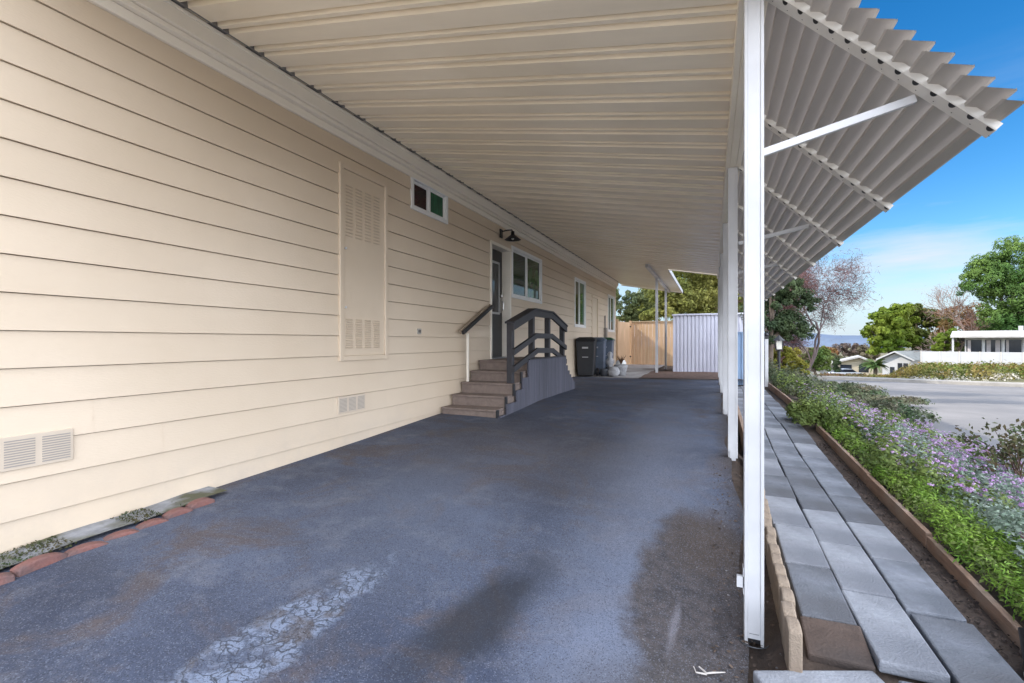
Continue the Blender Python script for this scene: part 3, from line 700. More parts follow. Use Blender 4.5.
# ------------------------------------------------------------------ bins, ornaments, fence, shed
def bin_(x, y, rz, body, lid, label):
    z = zdrive(x, y); t = thing('trash_bin', label, 'trash bin', (x, y, z), 'wheeled trash bins by the house wall')
    Rm = Matrix.Rotation(rz, 4, 'Z'); Rm.translation = Vector((x, y, z))
    def frus(q, w0, d0, w1, d1, z0, z1):
        P = [(-w0/2, -d0/2, z0), (w0/2, -d0/2, z0), (w0/2, d0/2, z0), (-w0/2, d0/2, z0), (-w1/2, -d1/2, z1), (w1/2, -d1/2, z1), (w1/2, d1/2, z1), (-w1/2, d1/2, z1)]
        i = len(q.v); q.v += [tuple(Rm @ Vector(p)) for p in P]; q.f += [tuple(i + k for k in f) for f in ((0,3,2,1),(4,5,6,7),(0,1,5,4),(1,2,6,5),(2,3,7,6),(3,0,4,7))]
    q = MB(); frus(q, .42, .52, .50, .62, .03, .96); frus(q, .53, .66, .53, .66, .961, 1.0); q.build('body', body, t, bevel=.03, seg=3)
    q = MB(); frus(q, .54, .67, .51, .62, 1.002, 1.03); frus(q, .48, .56, .34, .40, 1.0302, 1.07); q.build('lid', lid, t, bevel=.015)
    q = MB(); q.tube([tuple(Rm @ Vector((-.26, .37, .98))), tuple(Rm @ Vector((.26, .37, .98)))], .016, 8); q.build('handle', lid, t)
    for s_ in (-1, 1):
        q = MB(); q.tube([tuple(Rm @ Vector((s_ * .24, .25, .11))), tuple(Rm @ Vector((s_ * .30, .25, .11)))], .11, 16); q.build('wheel', M_black, t)
    for zz, hh in ((.76, .045), (.52, .02)):
        q = MB(); dpt = -(.26 + (.07) * (zz - .03) / .93) - .006; q.box((-.08, dpt - .004, zz), (.08, dpt + .004, zz + hh), Rm); q.build('sticker', M_grey, t)
M_binb = mat('black_bin_plastic', (.018, .019, .022), .5, .2, 5); M_bing = mat('grey_bin_plastic', (.09, .115, .16), .5, .15, 5); M_bingreen = mat('green_bin_lid', (.02, .09, .045), .5)
bin_(-3.18, 12.95, .12, M_binb, M_binb, 'black wheeled trash bin nearest the steps')
bin_(-3.08, 13.75, .1, M_bing, M_bing, 'grey wheeled trash bin in the middle of the three')
bin_(-3.0, 14.55, .1, M_bing, M_bingreen, 'grey wheeled trash bin with green lid')
M_stone = mat('grey_cast_stone', (.36, .36, .37), .8, .3, 12, .5, 60); M_wht = mat('white_glaze', (.72, .72, .70), .35, .05, 5); M_dkpot = mat('dark_glaze', (.06, .065, .075), .4, .2, 6)
def pot(x, y, prof, m, label, name='garden_pot', cat='garden pot', extra=None):
    z = zdrive(x, y); q = MB(); q.lathe((x, y, z), prof, 20)
    t = thing(name, label, cat, (x, y, z)); q.build('body', m, t, smooth=True)
    if extra: extra(t, x, y, z)
    return t
def stems(t, x, y, z):
    q = MB()
    for k in range(40):
        a, b_ = random.uniform(0, 2 * PI), random.uniform(.05, .16)
        q.tube([(x, y, z + .3), (x + b_ * .4 * math.cos(a), y + b_ * .4 * math.sin(a), z + .42), (x + b_ * math.cos(a), y + b_ * math.sin(a), z + random.uniform(.42, .58))], [.006, .005, .002], 4)
    q.build('dry_plant', mat('dry_brown_leaves', (.12, .06, .03), .8, .4, 20), t)
pot(-2.47, 13.12, [(0, 0), (.1, 0), (.16, .07), (.17, .15), (.11, .25), (0, .27)], M_stone, 'round grey stone ornament lowest in the clutter by the bins', 'garden_ornament', 'ornament')
pot(-2.62, 13.38, [(0, 0), (.09, 0), (.07, .1), (.06, .25), (.12, .36), (.12, .42), (.05, .5), (.08, .6), (.03, .66), (0, .67)], M_stone, 'tall grey urn shaped ornament beside the bins', 'garden_ornament', 'ornament')
pot(-2.33, 13.45, [(0, 0), (.12, 0), (.17, .22), (.18, .24), (.18, .30), (.15, .31), (.14, .27), (0, .27)], M_stone, 'grey pot holding a dry brown plant', 'garden_pot', 'garden pot', stems)
pot(-2.38, 13.75, [(0, 0), (.10, 0), (.14, .3), (.15, .33), (.12, .40), (.09, .42), (0, .42)], M_wht, 'white glazed jar behind the grey pots', 'garden_pot')
pot(-2.72, 13.10, [(0, 0), (.1, 0), (.13, .16), (.135, .2), (.115, .2), (.1, .17), (0, .17)], M_dkpot, 'small dark glazed pot at the foot of the bins', 'garden_pot')
pot(-3.18, 15.0, [(0, 0), (.14, 0), (.17, .5), (.19, .62), (.15, .72), (0, .72)], mat('brown_barrel', (.05, .03, .022), .6, .3, 8), 'dark brown barrel against the house behind the bins', 'barrel', 'barrel')

M_cedar = mat('cedar_fence_boards', (.66, .45, .28), .8, .14, 3, .3, 40, var2=(.60, .40, .24), scale2=1.5, stretch=(6, 6, .35), isl=.06)
fence = thing('wood_fence', 'tan cedar board fence across the end of the driveway', 'fence', (-2.2, 20.6, .15))
def boards(p, q_, z0, z1, nm):
    b = MB(); p, q_ = Vector(p), Vector(q_); L = (q_ - p).length; n = max(1, int(L / .14)); d = (q_ - p) / n
    for i in range(n):
        a = p + d * (i + .03); e = p + d * (i + .97); zc = (z0 + z1) / 2 + random.uniform(-.008, .008); b.bar((a.x, a.y, zc), (e.x, e.y, zc), .02, z1 - z0)
    return b.build(nm, M_cedar, fence)
boards((-3.15, 20.6), (.9, 20.6), .12, 1.96, 'board_panel')
boards((-3.43, 18.9), (-3.2, 20.5), .12, 1.95, 'gate_panel')
for x, y in ((-3.17, 20.57), (-3.42, 18.84)):
    q = MB(); q.box((x - .05, y - .05, .1), (x + .05, y + .05, 2.02)); q.build('fence_post', M_cedar, fence, bevel=.004)
q = MB(); q.box((-3.1, 20.555, 1.962), (.9, 20.645, 2.0)); q.build('top_rail', mat('pale_timber', (.5, .38, .24), .8, .2, 5), fence, bevel=.003)
q = MB(); q.box((-3.1, 20.54, .1), (.9, 20.586, .22)); q.build('kick_board', M_cedar, fence)
q = MB()
for zz in (1.75, .5): q.box((-3.21, 20.505, zz), (-3.13, 20.515, zz + .05))
q.build('hinge', M_black, fence)
M_shed = mat('white_corrugated_steel', (.55, .55, .62), .4, .08, 2, var2=(.49, .49, .56), scale2=1, stretch=(1, 1, .2))
shed = thing('metal_shed', 'white corrugated metal shed at the end of the driveway', 'shed', (-.3, 16.6, .2))
q = MB(); pts = []; x = -1.12; k = 0
while x < .85:
    pts += [(x, 15.70, .19), (x + .05, 15.70, .19), (x + .065, 15.735, .19), (x + .095, 15.735, .19)]; x += .11
q.strip(pts, (0, 0, 1.76)); q.poly([(-1.12, 15.70, .19), (-1.12, 18.0, .19), (-1.12, 18.0, 1.95), (-1.12, 15.70, 1.95)]); q.poly([(.86, 15.72, .19), (.86, 18, .19), (.86, 18, 1.95), (.86, 15.72, 1.95)]); q.poly([(-1.12, 18, .19), (.86, 18, .19), (.86, 18, 1.95), (-1.12, 18, 1.95)])
q.build('wall', M_shed, shed)
q = MB(); q.box((-1.15, 15.66, 1.952), (.9, 18.05, 2.0)); q.build('roof', M_shed, shed, bevel=.006)
q = MB(); q.box((-1.14, 15.68, .16), (.88, 15.75, .205)); q.build('base_rail', M_shed, shed)
# pale blue corrugated panel at the far end of the path
M_blue = mat('pale_blue_paint', (.26, .38, .56), .55, .12, 2)
scr = thing('screen_panel', 'pale blue corrugated screen panel at the far end of the path', 'screen', (.9, 12.8, .1))
q = MB(); pts = []; x = .57
while x < 1.1: pts += [(x, 12.82, .1), (x + .04, 12.82, .1), (x + .05, 12.845, .1), (x + .08, 12.845, .1)]; x += .09
q.strip(pts, (0, 0, 1.25)); q.build('panel', M_blue, scr)
q = MB(); q.box((.56, 12.80, 1.352), (1.15, 12.86, 1.385)); q.build('top_rail', M_blue, scr, bevel=.003)
sp_ = thing('square_post', 'square white post with dark cap at the end of the path', 'post', (1.19, 12.8, .1))
q = MB(); q.box((1.155, 12.76, .08), (1.225, 12.84, 1.21)); q.build('shaft', M_post, sp_, bevel=.004)
q = MB(); q.box((1.15, 12.755, 1.212), (1.23, 12.845, 1.27)); q.lathe((1.19, 12.8, 1.27), [(.035, 0), (.05, .03), (.03, .08), (0, .1)], 12); q.build('cap', M_black, sp_, bevel=.003)
# black spotlight at the right edge
ls = thing('path_light', 'black garden spotlight lying beside the bed at the bottom right', 'garden light', (1.16, 2.50, -.16))
q = MB(); q.tube([(1.165, 2.56, .0), (1.155, 2.5, -.09), (1.148, 2.47, -.13)], [.03, .032, .034], 16); q.build('housing', M_black, ls, smooth=True)
q = MB(); q.tube([(1.148, 2.47, -.131), (1.145, 2.46, -.145)], [.035, .035], 16); q.build('lens', M_wht, ls)
q = MB(); q.tube([(1.17, 2.53, -.02), (1.19, 2.55, -.2)], .008, 6); q.build('stake', M_black, ls)

# debris round the foot of the near post
def scatter(n, x0, x1, y0, y1, zf, s0, s1, flat=.4):
    c = np.stack([RNG.uniform(x0, x1, n), RNG.uniform(y0, y1, n), np.zeros(n)], 1)
    c[:, 2] = [zf(a, b_) for a, b_ in c[:, :2]]
    return c, RNG.uniform(s0, s1, n)
def leaves(c, s, nrm, aspect=.5, fold=.0):
    """diamond leaves: centres c, lengths s, normals nrm -> V, F"""
    n = len(c); nrm = nrm / np.linalg.norm(nrm, axis=1, keepdims=True)
    r = RNG.normal(size=(n, 3)); u = np.cross(nrm, r); u /= np.linalg.norm(u, axis=1, keepdims=True) + 1e-9; v = np.cross(nrm, u)
    s = s[:, None]
    V = np.stack([c - u * s / 2, c + v * s * aspect / 2 + nrm * s * fold, c + u * s / 2, c - v * s * aspect / 2 + nrm * s * fold], 1).reshape(-1, 3)
    F = np.arange(n * 4).reshape(n, 4); return V, F
def upn(n, spread=.5): return RNG.normal(size=(n, 3)) * spread + np.array([0, 0, 1.])
c, s = scatter(420, .0, .30, 2.0, 4.6, lambda x, y: zdrive(x, y) + .008, .010, .028)
tag(npmesh('leaf_litter', *leaves(c, s, upn(420, .35)), mat('dry_leaf', (.085, .06, .045), .9, 0, isl=.6)), 'dry brown leaf litter around the foot of the near post', 'leaf litter', kind='stuff')
q = MB()
for k in range(90):
    x, y = random.uniform(-.5, .31), random.uniform(1.7, 4.4) ; r = random.uniform(.002, .006)
    if random.random() > (x + .7): continue
    q.lathe((x, y, zdrive(x, y) + .004), [(0, -r * .5), (r, 0), (r * .7, r * .6), (0, r * .8)], 5)
tag(q.build('gravel', mat('grit', (.16, .15, .15), .9, 0, isl=.6)), 'small pale grit scattered on the dirt by the near post', 'gravel', kind='stuff')
q = MB(); zf = lambda x, y: zdrive(x, y) + .012
q.tube([(-.05, 2.14, zf(-.05, 2.14)), (-.02, 2.11, zf(-.02, 2.11) + .004), (.0, 2.13, zf(0, 2.13)), (.05, 2.16, zf(.05, 2.16))], [.003, .004, .004, .002], 5); q.tube([(-.02, 2.11, zf(-.02, 2.11)), (-.06, 2.10, zf(-.06, 2.1)), (-.07, 2.13, zf(-.07, 2.13))], [.004, .003, .002], 5)
tag(q.build('twig', mat('pale_twig', (.5, .46, .42), .8)), 'pale forked twig lying on the asphalt by the near post', 'twig')
q = MB(); c = (.175, 2.44)
q.tube([(c[0] + .06 * math.cos(a), c[1] + .05 * math.sin(a), -.215) for a in [PI * .9 + .25 * j for j in range(14)]], .0025, 5)
tag(q.build('wire_loop', M_dkpot), 'thin wire looped around the foot of the near post', 'wire')

# ------------------------------------------------------------------ planting beds
def bed_plants(n, x0, x1, y0, y1, hfun, s0, s1, clumps, spread, dens=None):
    """low leafy cover gathered in mounds; returns leaf centres, sizes and outward normals"""
    k = clumps; cx = RNG.uniform(x0, x1, k); cy = RNG.uniform(y0, y1, k)
    i = RNG.integers(0, k, n); R = RNG.uniform(.6, 1.4, k)[i] * spread
    d = RNG.normal(size=(n, 3)); d[:, 2] = np.abs(d[:, 2]); d /= np.linalg.norm(d, axis=1, keepdims=True)
    rr = RNG.uniform(.55, 1.08, n) ** .6
    X = cx[i] + d[:, 0] * R * rr; Y = cy[i] + d[:, 1] * R * rr
    H = (np.array([hfun(a, b_) for a, b_ in zip(cx, cy)]) * RNG.uniform(.6, 1.55, k))[i]
    Z = np.array([zbed(a, b_) for a, b_ in zip(X, Y)]) + d[:, 2] * H * rr
    keep = (X > x0 - .03) & (X < x1 + .25)
    c = np.stack([X, Y, Z], 1)[keep]; nn = (d + RNG.normal(size=d.shape) * .5)[keep] + np.array([0, 0, .35])
    return c, RNG.uniform(s0, s1, len(c)), nn
def cover(name, label, spec, m, flowers=None):
    Vs, Fs, o = [], [], 0
    for sp in spec:
        c, s, nn = bed_plants(*sp[:-1]); V, F = leaves(c, s, nn, sp[-1], .08); Vs.append(V); Fs.append(F + o); o += len(V)
    ob = npmesh(name, np.concatenate(Vs), np.concatenate(Fs), m); return tag(ob, label, 'ground cover', kind='stuff')
L_bright = leafmat('bright_feathery_leaves', (.14, .26, .035), (.25, .38, .06), 4, .35, .4)
L_grey = leafmat('grey_green_leaves', (.17, .235, .16), (.29, .335, .28), 5, .25, .4)
L_mid = leafmat('mid_green_leaves', (.11, .16, .04), (.19, .24, .065), 3, .3, .45)
L_dark = leafmat('dark_shrub_leaves', (.07, .105, .045), (.14, .125, .08), 1.5, .25, .4)
hl = lambda a: (lambda x, y: a * (1 - .55 * sm(x, 1.9, 2.9)))
cover('feathery_groundcover', 'bright green feathery ground cover behind the near border boards', [(17000, 1.25, 1.95, 1.9, 3.6, hl(.12), .02, .045, 100, .13, .22), (4500, 1.3, 1.6, 3.4, 4.8, hl(.13), .02, .045, 40, .11, .25), (3000, 1.27, 1.5, 4.6, 7.0, hl(.10), .02, .045, 40, .10, .3)], L_bright)
cover('silver_groundcover', 'grey green leaves beneath the purple flowers', [(40000, 1.5, 3.3, 2.4, 6.8, hl(.20), .02, .045, 190, .17, .45), (16000, 1.5, 3.3, 6.4, 10.5, hl(.22), .025, .05, 90, .2, .5)], L_grey)
cover('leafy_groundcover', 'mid green leafy ground cover running the length of the flower bed', [(7000, 1.27, 1.62, 3.3, 7.2, hl(.09), .018, .04, 110, .10, .5), (5000, 1.27, 1.6, 1.9, 3.4, hl(.06), .015, .035, 70, .10, .5), (9000, 1.32, 1.9, 4.4, 8.0, hl(.2), .025, .055, 70, .14, .5), (16000, 1.32, 3.4, 6.8, 12.5, hl(.28), .03, .06, 90, .2, .5), (3500, 1.0, 1.4, 7.1, 7.8, hl(.17), .03, .06, 14, .13, .5), (9000, 2.7, 3.45, 3.2, 9.5, hl(.24), .025, .055, 80, .16, .5)], L_mid)
cover('dark_groundcover', 'dull dark shrubs massed at the far end of the flower bed', [(20000, 1.4, 4.0, 11.5, 20.5, hl(.42), .04, .09, 110, .36, .55), (9000, 1.3, 3.0, 9.5, 13.5, hl(.3), .03, .07, 50, .22, .55), (9000, 2.5, 4.9, 15, 23.6, hl(.35), .05, .1, 70, .36, .55)], L_dark)
# purple flower heads: small domes of petals
def flowers(n, x0, x1, y0, y1, h, k, spread, rad, m, label, name, pet=26):
    c, s, nn = bed_plants(n, x0, x1, y0, y1, hl(h), 1, 1, k, spread); c = c[c[:, 2] > np.array([zbed(a, b_) for a, b_ in c[:, :2]]) + np.array([hl(h)(a, 0) for a in c[:, 0]]) * .4]
    C = np.repeat(c, pet, 0); d = RNG.normal(size=C.shape); d[:, 2] = np.abs(d[:, 2]) * .8; d /= np.linalg.norm(d, axis=1, keepdims=True)
    r = np.repeat(RNG.uniform(.6, 1.2, len(c)) * rad, pet)[:, None]
    V, F = leaves(C + d * r + np.array([0, 0, .03]), RNG.uniform(.009, .017, len(C)), d + RNG.normal(size=d.shape) * .3, .8)
    return tag(npmesh(name, V, F, m), label, 'flowers', kind='stuff')
F_pur = leafmat('purple_petals', (.46, .24, .50), (.58, .38, .62), 6, .25, .4); F_pale = leafmat('pale_lilac_petals', (.58, .40, .58), (.50, .33, .54), 6, .25, .3); F_pink = leafmat('pink_petals', (.5, .16, .26), (.5, .25, .3), 6, .25, .3)
flowers(800, 1.6, 3.3, 2.8, 9.5, .20, 240, .17, .022, F_pur, 'small purple flower heads crowding the middle of the bed', 'purple_flowers')
flowers(1500, 1.42, 3.2, 2.7, 8.5, .19, 240, .17, .02, F_pale, 'pale lilac flower heads among grey green leaves', 'lilac_flowers', 22)
flowers(900, 1.5, 3.4, 6.4, 11.0, .25, 90, .22, .024, F_pale, 'faded lilac flowers toward the far half of the bed', 'lilac_flowers', 16)
flowers(420, 2.4, 3.4, 6.0, 10.0, .27, 60, .2, .024, F_pur, 'purple flowers along the street side of the bed', 'purple_flowers', 18)
flowers(60, 1.6, 2.0, 2.9, 3.6, .16, 14, .12, .02, F_pink, 'few reddish pink blooms in the bright green patch', 'pink_flowers')
# weeds by the house wall
c, s = scatter(2600, -3.43, -3.2, .5, 2.1, lambda x, y: zdrive(x, y) + .03, .008, .022); kk = (np.sin(c[:, 1] * 6.3) + np.sin(c[:, 1] * 14 + 1) > -.3); c = c[kk]; s = s[kk]; c[:, 2] += RNG.uniform(0, .012, len(c))
tag(npmesh('wall_weeds', *leaves(c, s, upn(len(c), .8)), leafmat('weed_leaves', (.05, .075, .03), (.09, .08, .04), 8)), 'small weeds and moss along the foot of the house wall', 'weeds', kind='stuff')
# soil litter between pavers and board
c, s = scatter(900, 1.085, 1.21, 2.2, 6.5, lambda x, y: zpath(y) - .025, .012, .03)
tag(npmesh('mulch', *leaves(c, s, upn(900, .5)), mat('dark_mulch', (.06, .042, .034), .95, 0, isl=.7)), 'dark mulch between the pavers and the timber border', 'mulch', kind='stuff')

# ------------------------------------------------------------------ trees and shrubs
def limb(q, p, d, L, r, depth, nseg=4, wig=.15, n=6, tips=None, grav=0, split=(2, 3), ang=.55, shrink=.72, rmin=.003):
    pts = [Vector(p)]; d = Vector(d).normalized()
    for k in range(nseg):
        d = (d + Vector((random.gauss(0, wig), random.gauss(0, wig), random.gauss(0, wig) + grav))).normalized(); pts.append(pts[-1] + d * L / nseg)
    r1 = r * shrink; q.tube(pts, [max(rmin, r + (r1 - r) * k / nseg) for k in range(nseg + 1)], n, cap=False)
    if depth == 0:
        if tips is not None: tips.append(pts[-1])
        return
    for _ in range(random.randint(*split)):
        ax = Vector((random.gauss(0, 1), random.gauss(0, 1), random.gauss(0, 1))).cross(d).normalized()
        nd = Matrix.Rotation(random.uniform(ang * .5, ang * 1.4), 3, ax) @ d
        st = pts[-1] if random.random() < .6 else pts[-2]
        limb(q, st, nd, L * random.uniform(.62, .88), r1 * random.uniform(.6, .85), depth - 1, max(2, nseg - 1), wig * 1.15, max(3, n - 1), tips, grav, split, ang, shrink, rmin)
def crown(blobs, n, s0, s1, sub=14, tight=.33, flat=.8):
    """leaves in sub-clumps spread over the surface of several blobs: ((cx,cy,cz),(rx,ry,rz))"""
    C = []; NN = []; wt = np.array([b[1][0] * b[1][1] + b[1][0] * b[1][2] for b in blobs]); wt = wt / wt.sum()
    for (c, r), w in zip(blobs, wt):
        m = int(n * w); c = np.array(c); r = np.array(r)
        d = RNG.normal(size=(sub, 3)); d /= np.linalg.norm(d, axis=1, keepdims=True); d[:, 2] = np.where(d[:, 2] < -.55, -d[:, 2], d[:, 2])
        sc = c + d * r * RNG.uniform(.5, 1.0, (sub, 1)); i = RNG.integers(0, sub, m)
        e = RNG.normal(size=(m, 3)); e /= np.linalg.norm(e, axis=1, keepdims=True); q = RNG.uniform(.3, 1, (m, 1)) ** .5
        rad = r.mean() * tight * RNG.uniform(.6, 1.3, (sub, 1))[i]
        C.append(sc[i] + e * q * rad * np.array([1, 1, flat])); NN.append(e + d[i] * .4 + RNG.normal(size=(m, 3)) * .45 + np.array([0, 0, .2]))
    C = np.concatenate(C); return C, RNG.uniform(s0, s1, len(C)), np.concatenate(NN)
M_bark = mat('tree_bark', (.10, .075, .055), .9, .3, 8, .6, 20)
def tree(name, label, cat, base, blobs, n, s0, s1, m, tr=.18, group=None, sub=14, tight=.33, limbs=7, flat=.8, top=.75, aspect=.55):
    t = thing(name, label, cat, base, group)
    c, s, nn = crown(blobs, n, s0, s1, sub, tight, flat); npmesh('crown', *leaves(c, s, nn, aspect, .1), m, t)
    q = MB(); b0 = Vector(base); cs = [Vector(b[0]) for b in blobs]; mid = sum(cs, Vector()) / len(cs)
    fork = b0 + (mid - b0) * .5
    q.tube([b0 - Vector((0, 0, .3)), b0 + (fork - b0) * .5 + Vector((random.gauss(0, tr), random.gauss(0, tr), 0)), fork], [tr * 1.2, tr, tr * .8], 10)
    for k in range(limbs):
        e = random.choice(cs); r = blobs[cs.index(e)][1]
        e = e + Vector((random.uniform(-.6, .6) * r[0], random.uniform(-.6, .6) * r[1], random.uniform(-.5, .6) * r[2]))
        q.tube([fork, fork + (e - fork) * .5 + Vector((0, 0, .1 * r[2])), e], [tr * .6, tr * .35, tr * .1], 6, cap=False)
    q.build('trunk', M_bark, t, smooth=True); return t
def at(x, y, d):
    th = math.atan2(200, 480); u = (x - 512) / 480
    return (d * (u * math.cos(th) - math.sin(th)), d * (u * math.sin(th) + math.cos(th)), CAMZ + (341 - y) * d / 480)
def pblobs(lst, d, depthf=.9):
    """crown lobes given by where they stand in plan and height at distance d"""
    out = []
    for (x, y, rx, rz) in lst:
        dd = d + random.uniform(-.3, .3) * rx * d / 480
        out.append((at(x, y, dd), (rx * d / 480, rx * d / 480 * depthf, rz * d / 480)))
    return out
def based(x, d):
    p = at(x, 341, d); return (p[0], p[1], gz(p[0], p[1]))
L_yg = leafmat('yellow_green_leaves', (.20, .225, .055), (.33, .31, .085), .6, .5, .45)
L_yg2 = leafmat('lime_leaves', (.15, .23, .025), (.25, .30, .04), .3, .45, .35)
L_bl = leafmat('blue_green_leaves', (.14, .19, .10), (.24, .26, .09), .6, .45, .4)
L_oak = leafmat('dark_oak_leaves', (.035, .06, .025), (.075, .105, .04), .8, .25, .45)
L_pine = leafmat('pine_needles', (.075, .16, .035), (.17, .26, .06), .25, .35, .45)
L_rust = leafmat('rust_leaves', (.30, .13, .05), (.24, .16, .06), .3, .35, .4)
tree('broadleaf_tree', 'tall yellow green tree rising behind the white metal shed', 'tree', based(690, 25), pblobs([(668, 290, 20, 22), (690, 300, 22, 22), (708, 285, 22, 30), (690, 262, 34, 30), (672, 310, 16, 12), (712, 312, 16, 16), (735, 290, 26, 34), (745, 325, 16, 22), (655, 315, 14, 8), (700, 318, 20, 10), (725, 316, 14, 14), (655, 290, 14, 20), (690, 225, 40, 30)], 25), 46000, .09, .2, L_yg, .10, sub=40, tight=.34)
tree('broadleaf_tree', 'broad yellow green tree farther back, filling behind the first one', 'tree', based(700, 34), pblobs([(660, 300, 24, 24), (690, 312, 26, 18), (720, 300, 26, 30), (690, 270, 40, 30), (745, 310, 22, 30), (640, 315, 18, 10)], 34), 30000, .12, .28, L_yg, .12, sub=40, tight=.34)
tree('broadleaf_tree', 'paler loose tree behind the cedar fence by the house corner', 'tree', based(640, 29), pblobs([(642, 305, 14, 14), (630, 315, 10, 9), (652, 292, 12, 18), (616, 308, 8, 10), (605, 306, 14, 20), (612, 296, 8, 12), (630, 300, 9, 10), (652, 315, 14, 9), (622, 321, 12, 6), (638, 320, 14, 7)], 29), 18000, .08, .18, L_bl, .08, sub=20, tight=.32)
tree('oak_tree', 'dark leafy oak beyond the end of the path', 'tree', based(764, 14.5), pblobs([(780, 310, 20, 24), (774, 335, 18, 18), (794, 326, 19, 18), (786, 290, 20, 16), (806, 303, 13, 13), (800, 336, 12, 8), (778, 262, 18, 20), (764, 240, 24, 24), (752, 262, 24, 24), (752, 330, 18, 28), (768, 285, 20, 20)], 14.5), 40000, .04, .09, L_oak, .10, sub=28, tight=.3)
def bare(name, label, base, m, d0, L, r, depth, rmin, spread=.55, split=(2, 3), wig=.16, grav=.03, lm=None, nleaf=0, lsz=(.05, .1)):
    t = thing(name, label, 'tree', base); q = MB(); tips = []
    limb(q, Vector(base) - Vector((0, 0, .2)), d0, L, r, depth, 4, wig, 7, tips, grav, split, spread, .74, rmin); q.build('branches', m, t, smooth=True)
    if lm and tips:
        T = np.array([tuple(x) for x in tips]); i = RNG.integers(0, len(T), nleaf); c = T[i] + RNG.normal(size=(nleaf, 3)) * lsz[1] * .7
        npmesh('twigs', *leaves(c, RNG.uniform(*lsz, nleaf), RNG.normal(size=(nleaf, 3)), .05), lm, t)
    return t
M_twig = mat('mauve_grey_bark', (.085, .062, .06), .9, .3, 3)
random.seed(21)
bare('bare_tree', 'leafless tree with mauve twigs spreading beyond the oak', based(797, 16), M_twig, (.42, .1, 1), 1.5, .065, 8, .0055, .6, (2, 3), .17, .02, leafmat('mauve_buds', (.13, .055, .05), (.17, .085, .075), 1, .1), 42000, (.08, .24))
random.seed(5)
tree('shrub', 'yellow green shrub glowing behind the lamp post', 'shrub', based(788, 15.3), pblobs([(785, 360, 14, 9), (776, 370, 13, 7), (798, 368, 13, 8), (772, 358, 10, 9), (790, 353, 9, 6)], 15.3), 7000, .05, .10, leafmat('golden_leaves', (.26, .27, .04), (.36, .30, .06), .6, .5, .35), .06, sub=16)
tree('shrub', 'deeper green rounded shrub right of the golden one', 'shrub', based(815, 26), pblobs([(815, 357, 13, 12), (806, 366, 12, 9), (822, 366, 9, 8)], 26), 5000, .08, .17, leafmat('shrub_green', (.09, .15, .03), (.18, .22, .05), .6, .4, .35), .08, sub=16)
tree('broadleaf_tree', 'rounded lime green tree above the gabled house, nearer the hills', 'tree', based(893, 62), pblobs([(890, 322, 17, 17), (878, 336, 14, 14), (900, 338, 16, 16), (903, 318, 13, 13), (884, 348, 14, 10)], 62), 9000, .3, .65, L_yg2, .35, 'big round trees behind the houses', sub=22, tight=.32)
tree('broadleaf_tree', 'wide olive green tree above the white enclosure wall', 'tree', based(927, 64), pblobs([(920, 320, 18, 17), (936, 330, 15, 15), (912, 338, 18, 14), (930, 346, 16, 12), (945, 340, 10, 14)], 64), 9000, .3, .65, leafmat('olive_leaves', (.085, .11, .02), (.15, .17, .03), .3, .35), .35, 'big round trees behind the houses', sub=22, tight=.32)
tree('pine_tree', 'huge rounded pine towering over the deck house at right', 'tree', based(1012, 50), pblobs([(1000, 275, 26, 24), (1024, 262, 30, 26), (985, 285, 22, 18), (1010, 300, 30, 18), (1045, 290, 34, 30), (1000, 318, 20, 12), (1030, 322, 28, 14), (978, 268, 10, 9), (1015, 330, 26, 10), (1060, 320, 26, 24)], 50), 46000, .2, .42, L_pine, .5, sub=44, tight=.27, aspect=.3)
tree('autumn_tree', 'rust coloured sparse tree left of the big pine', 'tree', based(958, 57), pblobs([(955, 318, 15, 14), (968, 328, 12, 14), (945, 330, 10, 12), (975, 312, 10, 10)], 57), 2600, .18, .38, L_rust, .2, sub=18, tight=.4, limbs=14)
M_pale = mat('pale_bark', (.33, .24, .20), .9, .2, 2)
random.seed(9)
bare('bare_tree', 'pale leafless tree between the rust tree and the pine', based(968, 52), M_pale, (.02, 0, 1), 3.0, .17, 6, .02, .42, (2, 3), .1, .05, leafmat('pink_buds', (.4, .2, .16), (.36, .22, .16), .5, .2), 5000, (.15, .5))
random.seed(10)
bare('bare_tree', 'thin pale leafless tree in front of the olive tree', based(952, 50), M_pale, (-.05, 0, 1), 1.8, .09, 5, .015, .42, (2, 3), .1, .05)
random.seed(5)
tree('small_tree', 'bright lime young tree beside the deck house porch', 'tree', based(945, 47), pblobs([(945, 340, 9, 9), (940, 347, 8, 6), (950, 334, 6, 7)], 47), 2600, .16, .36, L_yg2, .12, sub=12)
tree('cypress', 'dark columnar cypress between the far houses', 'cypress', based(837, 70), pblobs([(837, 366, 4.2, 8), (837, 373, 4.5, 7), (837, 361, 3, 6)], 70), 2000, .2, .45, L_oak, .15, sub=10)
for x, y, d, rx, rz, l, lf in ((826, 352, 150, 9, 6, 'brownish far tree left of the blue hills', L_rust), (848, 349, 155, 13, 8, 'brown bare looking far tree below the blue hills', leafmat('brown_far', (.12, .085, .07), (.16, .12, .09), .1, .2)), (866, 354, 140, 12, 8, 'dull brown far tree beside the palm', leafmat('dull_far', (.12, .10, .06), (.15, .12, .07), .1, .2)), (815, 357, 120, 10, 7, 'dark green far tree behind the yellow shrub', L_oak), (832, 358, 130, 9, 5, 'olive far tree above the low white house', leafmat('olive_far', (.10, .11, .05), (.14, .13, .06), .1, .2))):
    tree('far_tree', l, 'tree', based(x, d), pblobs([(x, y, rx, rz), (x - rx * .6, y + rz * .4, rx * .6, rz * .7), (x + rx * .6, y + rz * .3, rx * .6, rz * .7)], d), 1800, .5, 1.1, lf, .3, 'distant trees', sub=14)
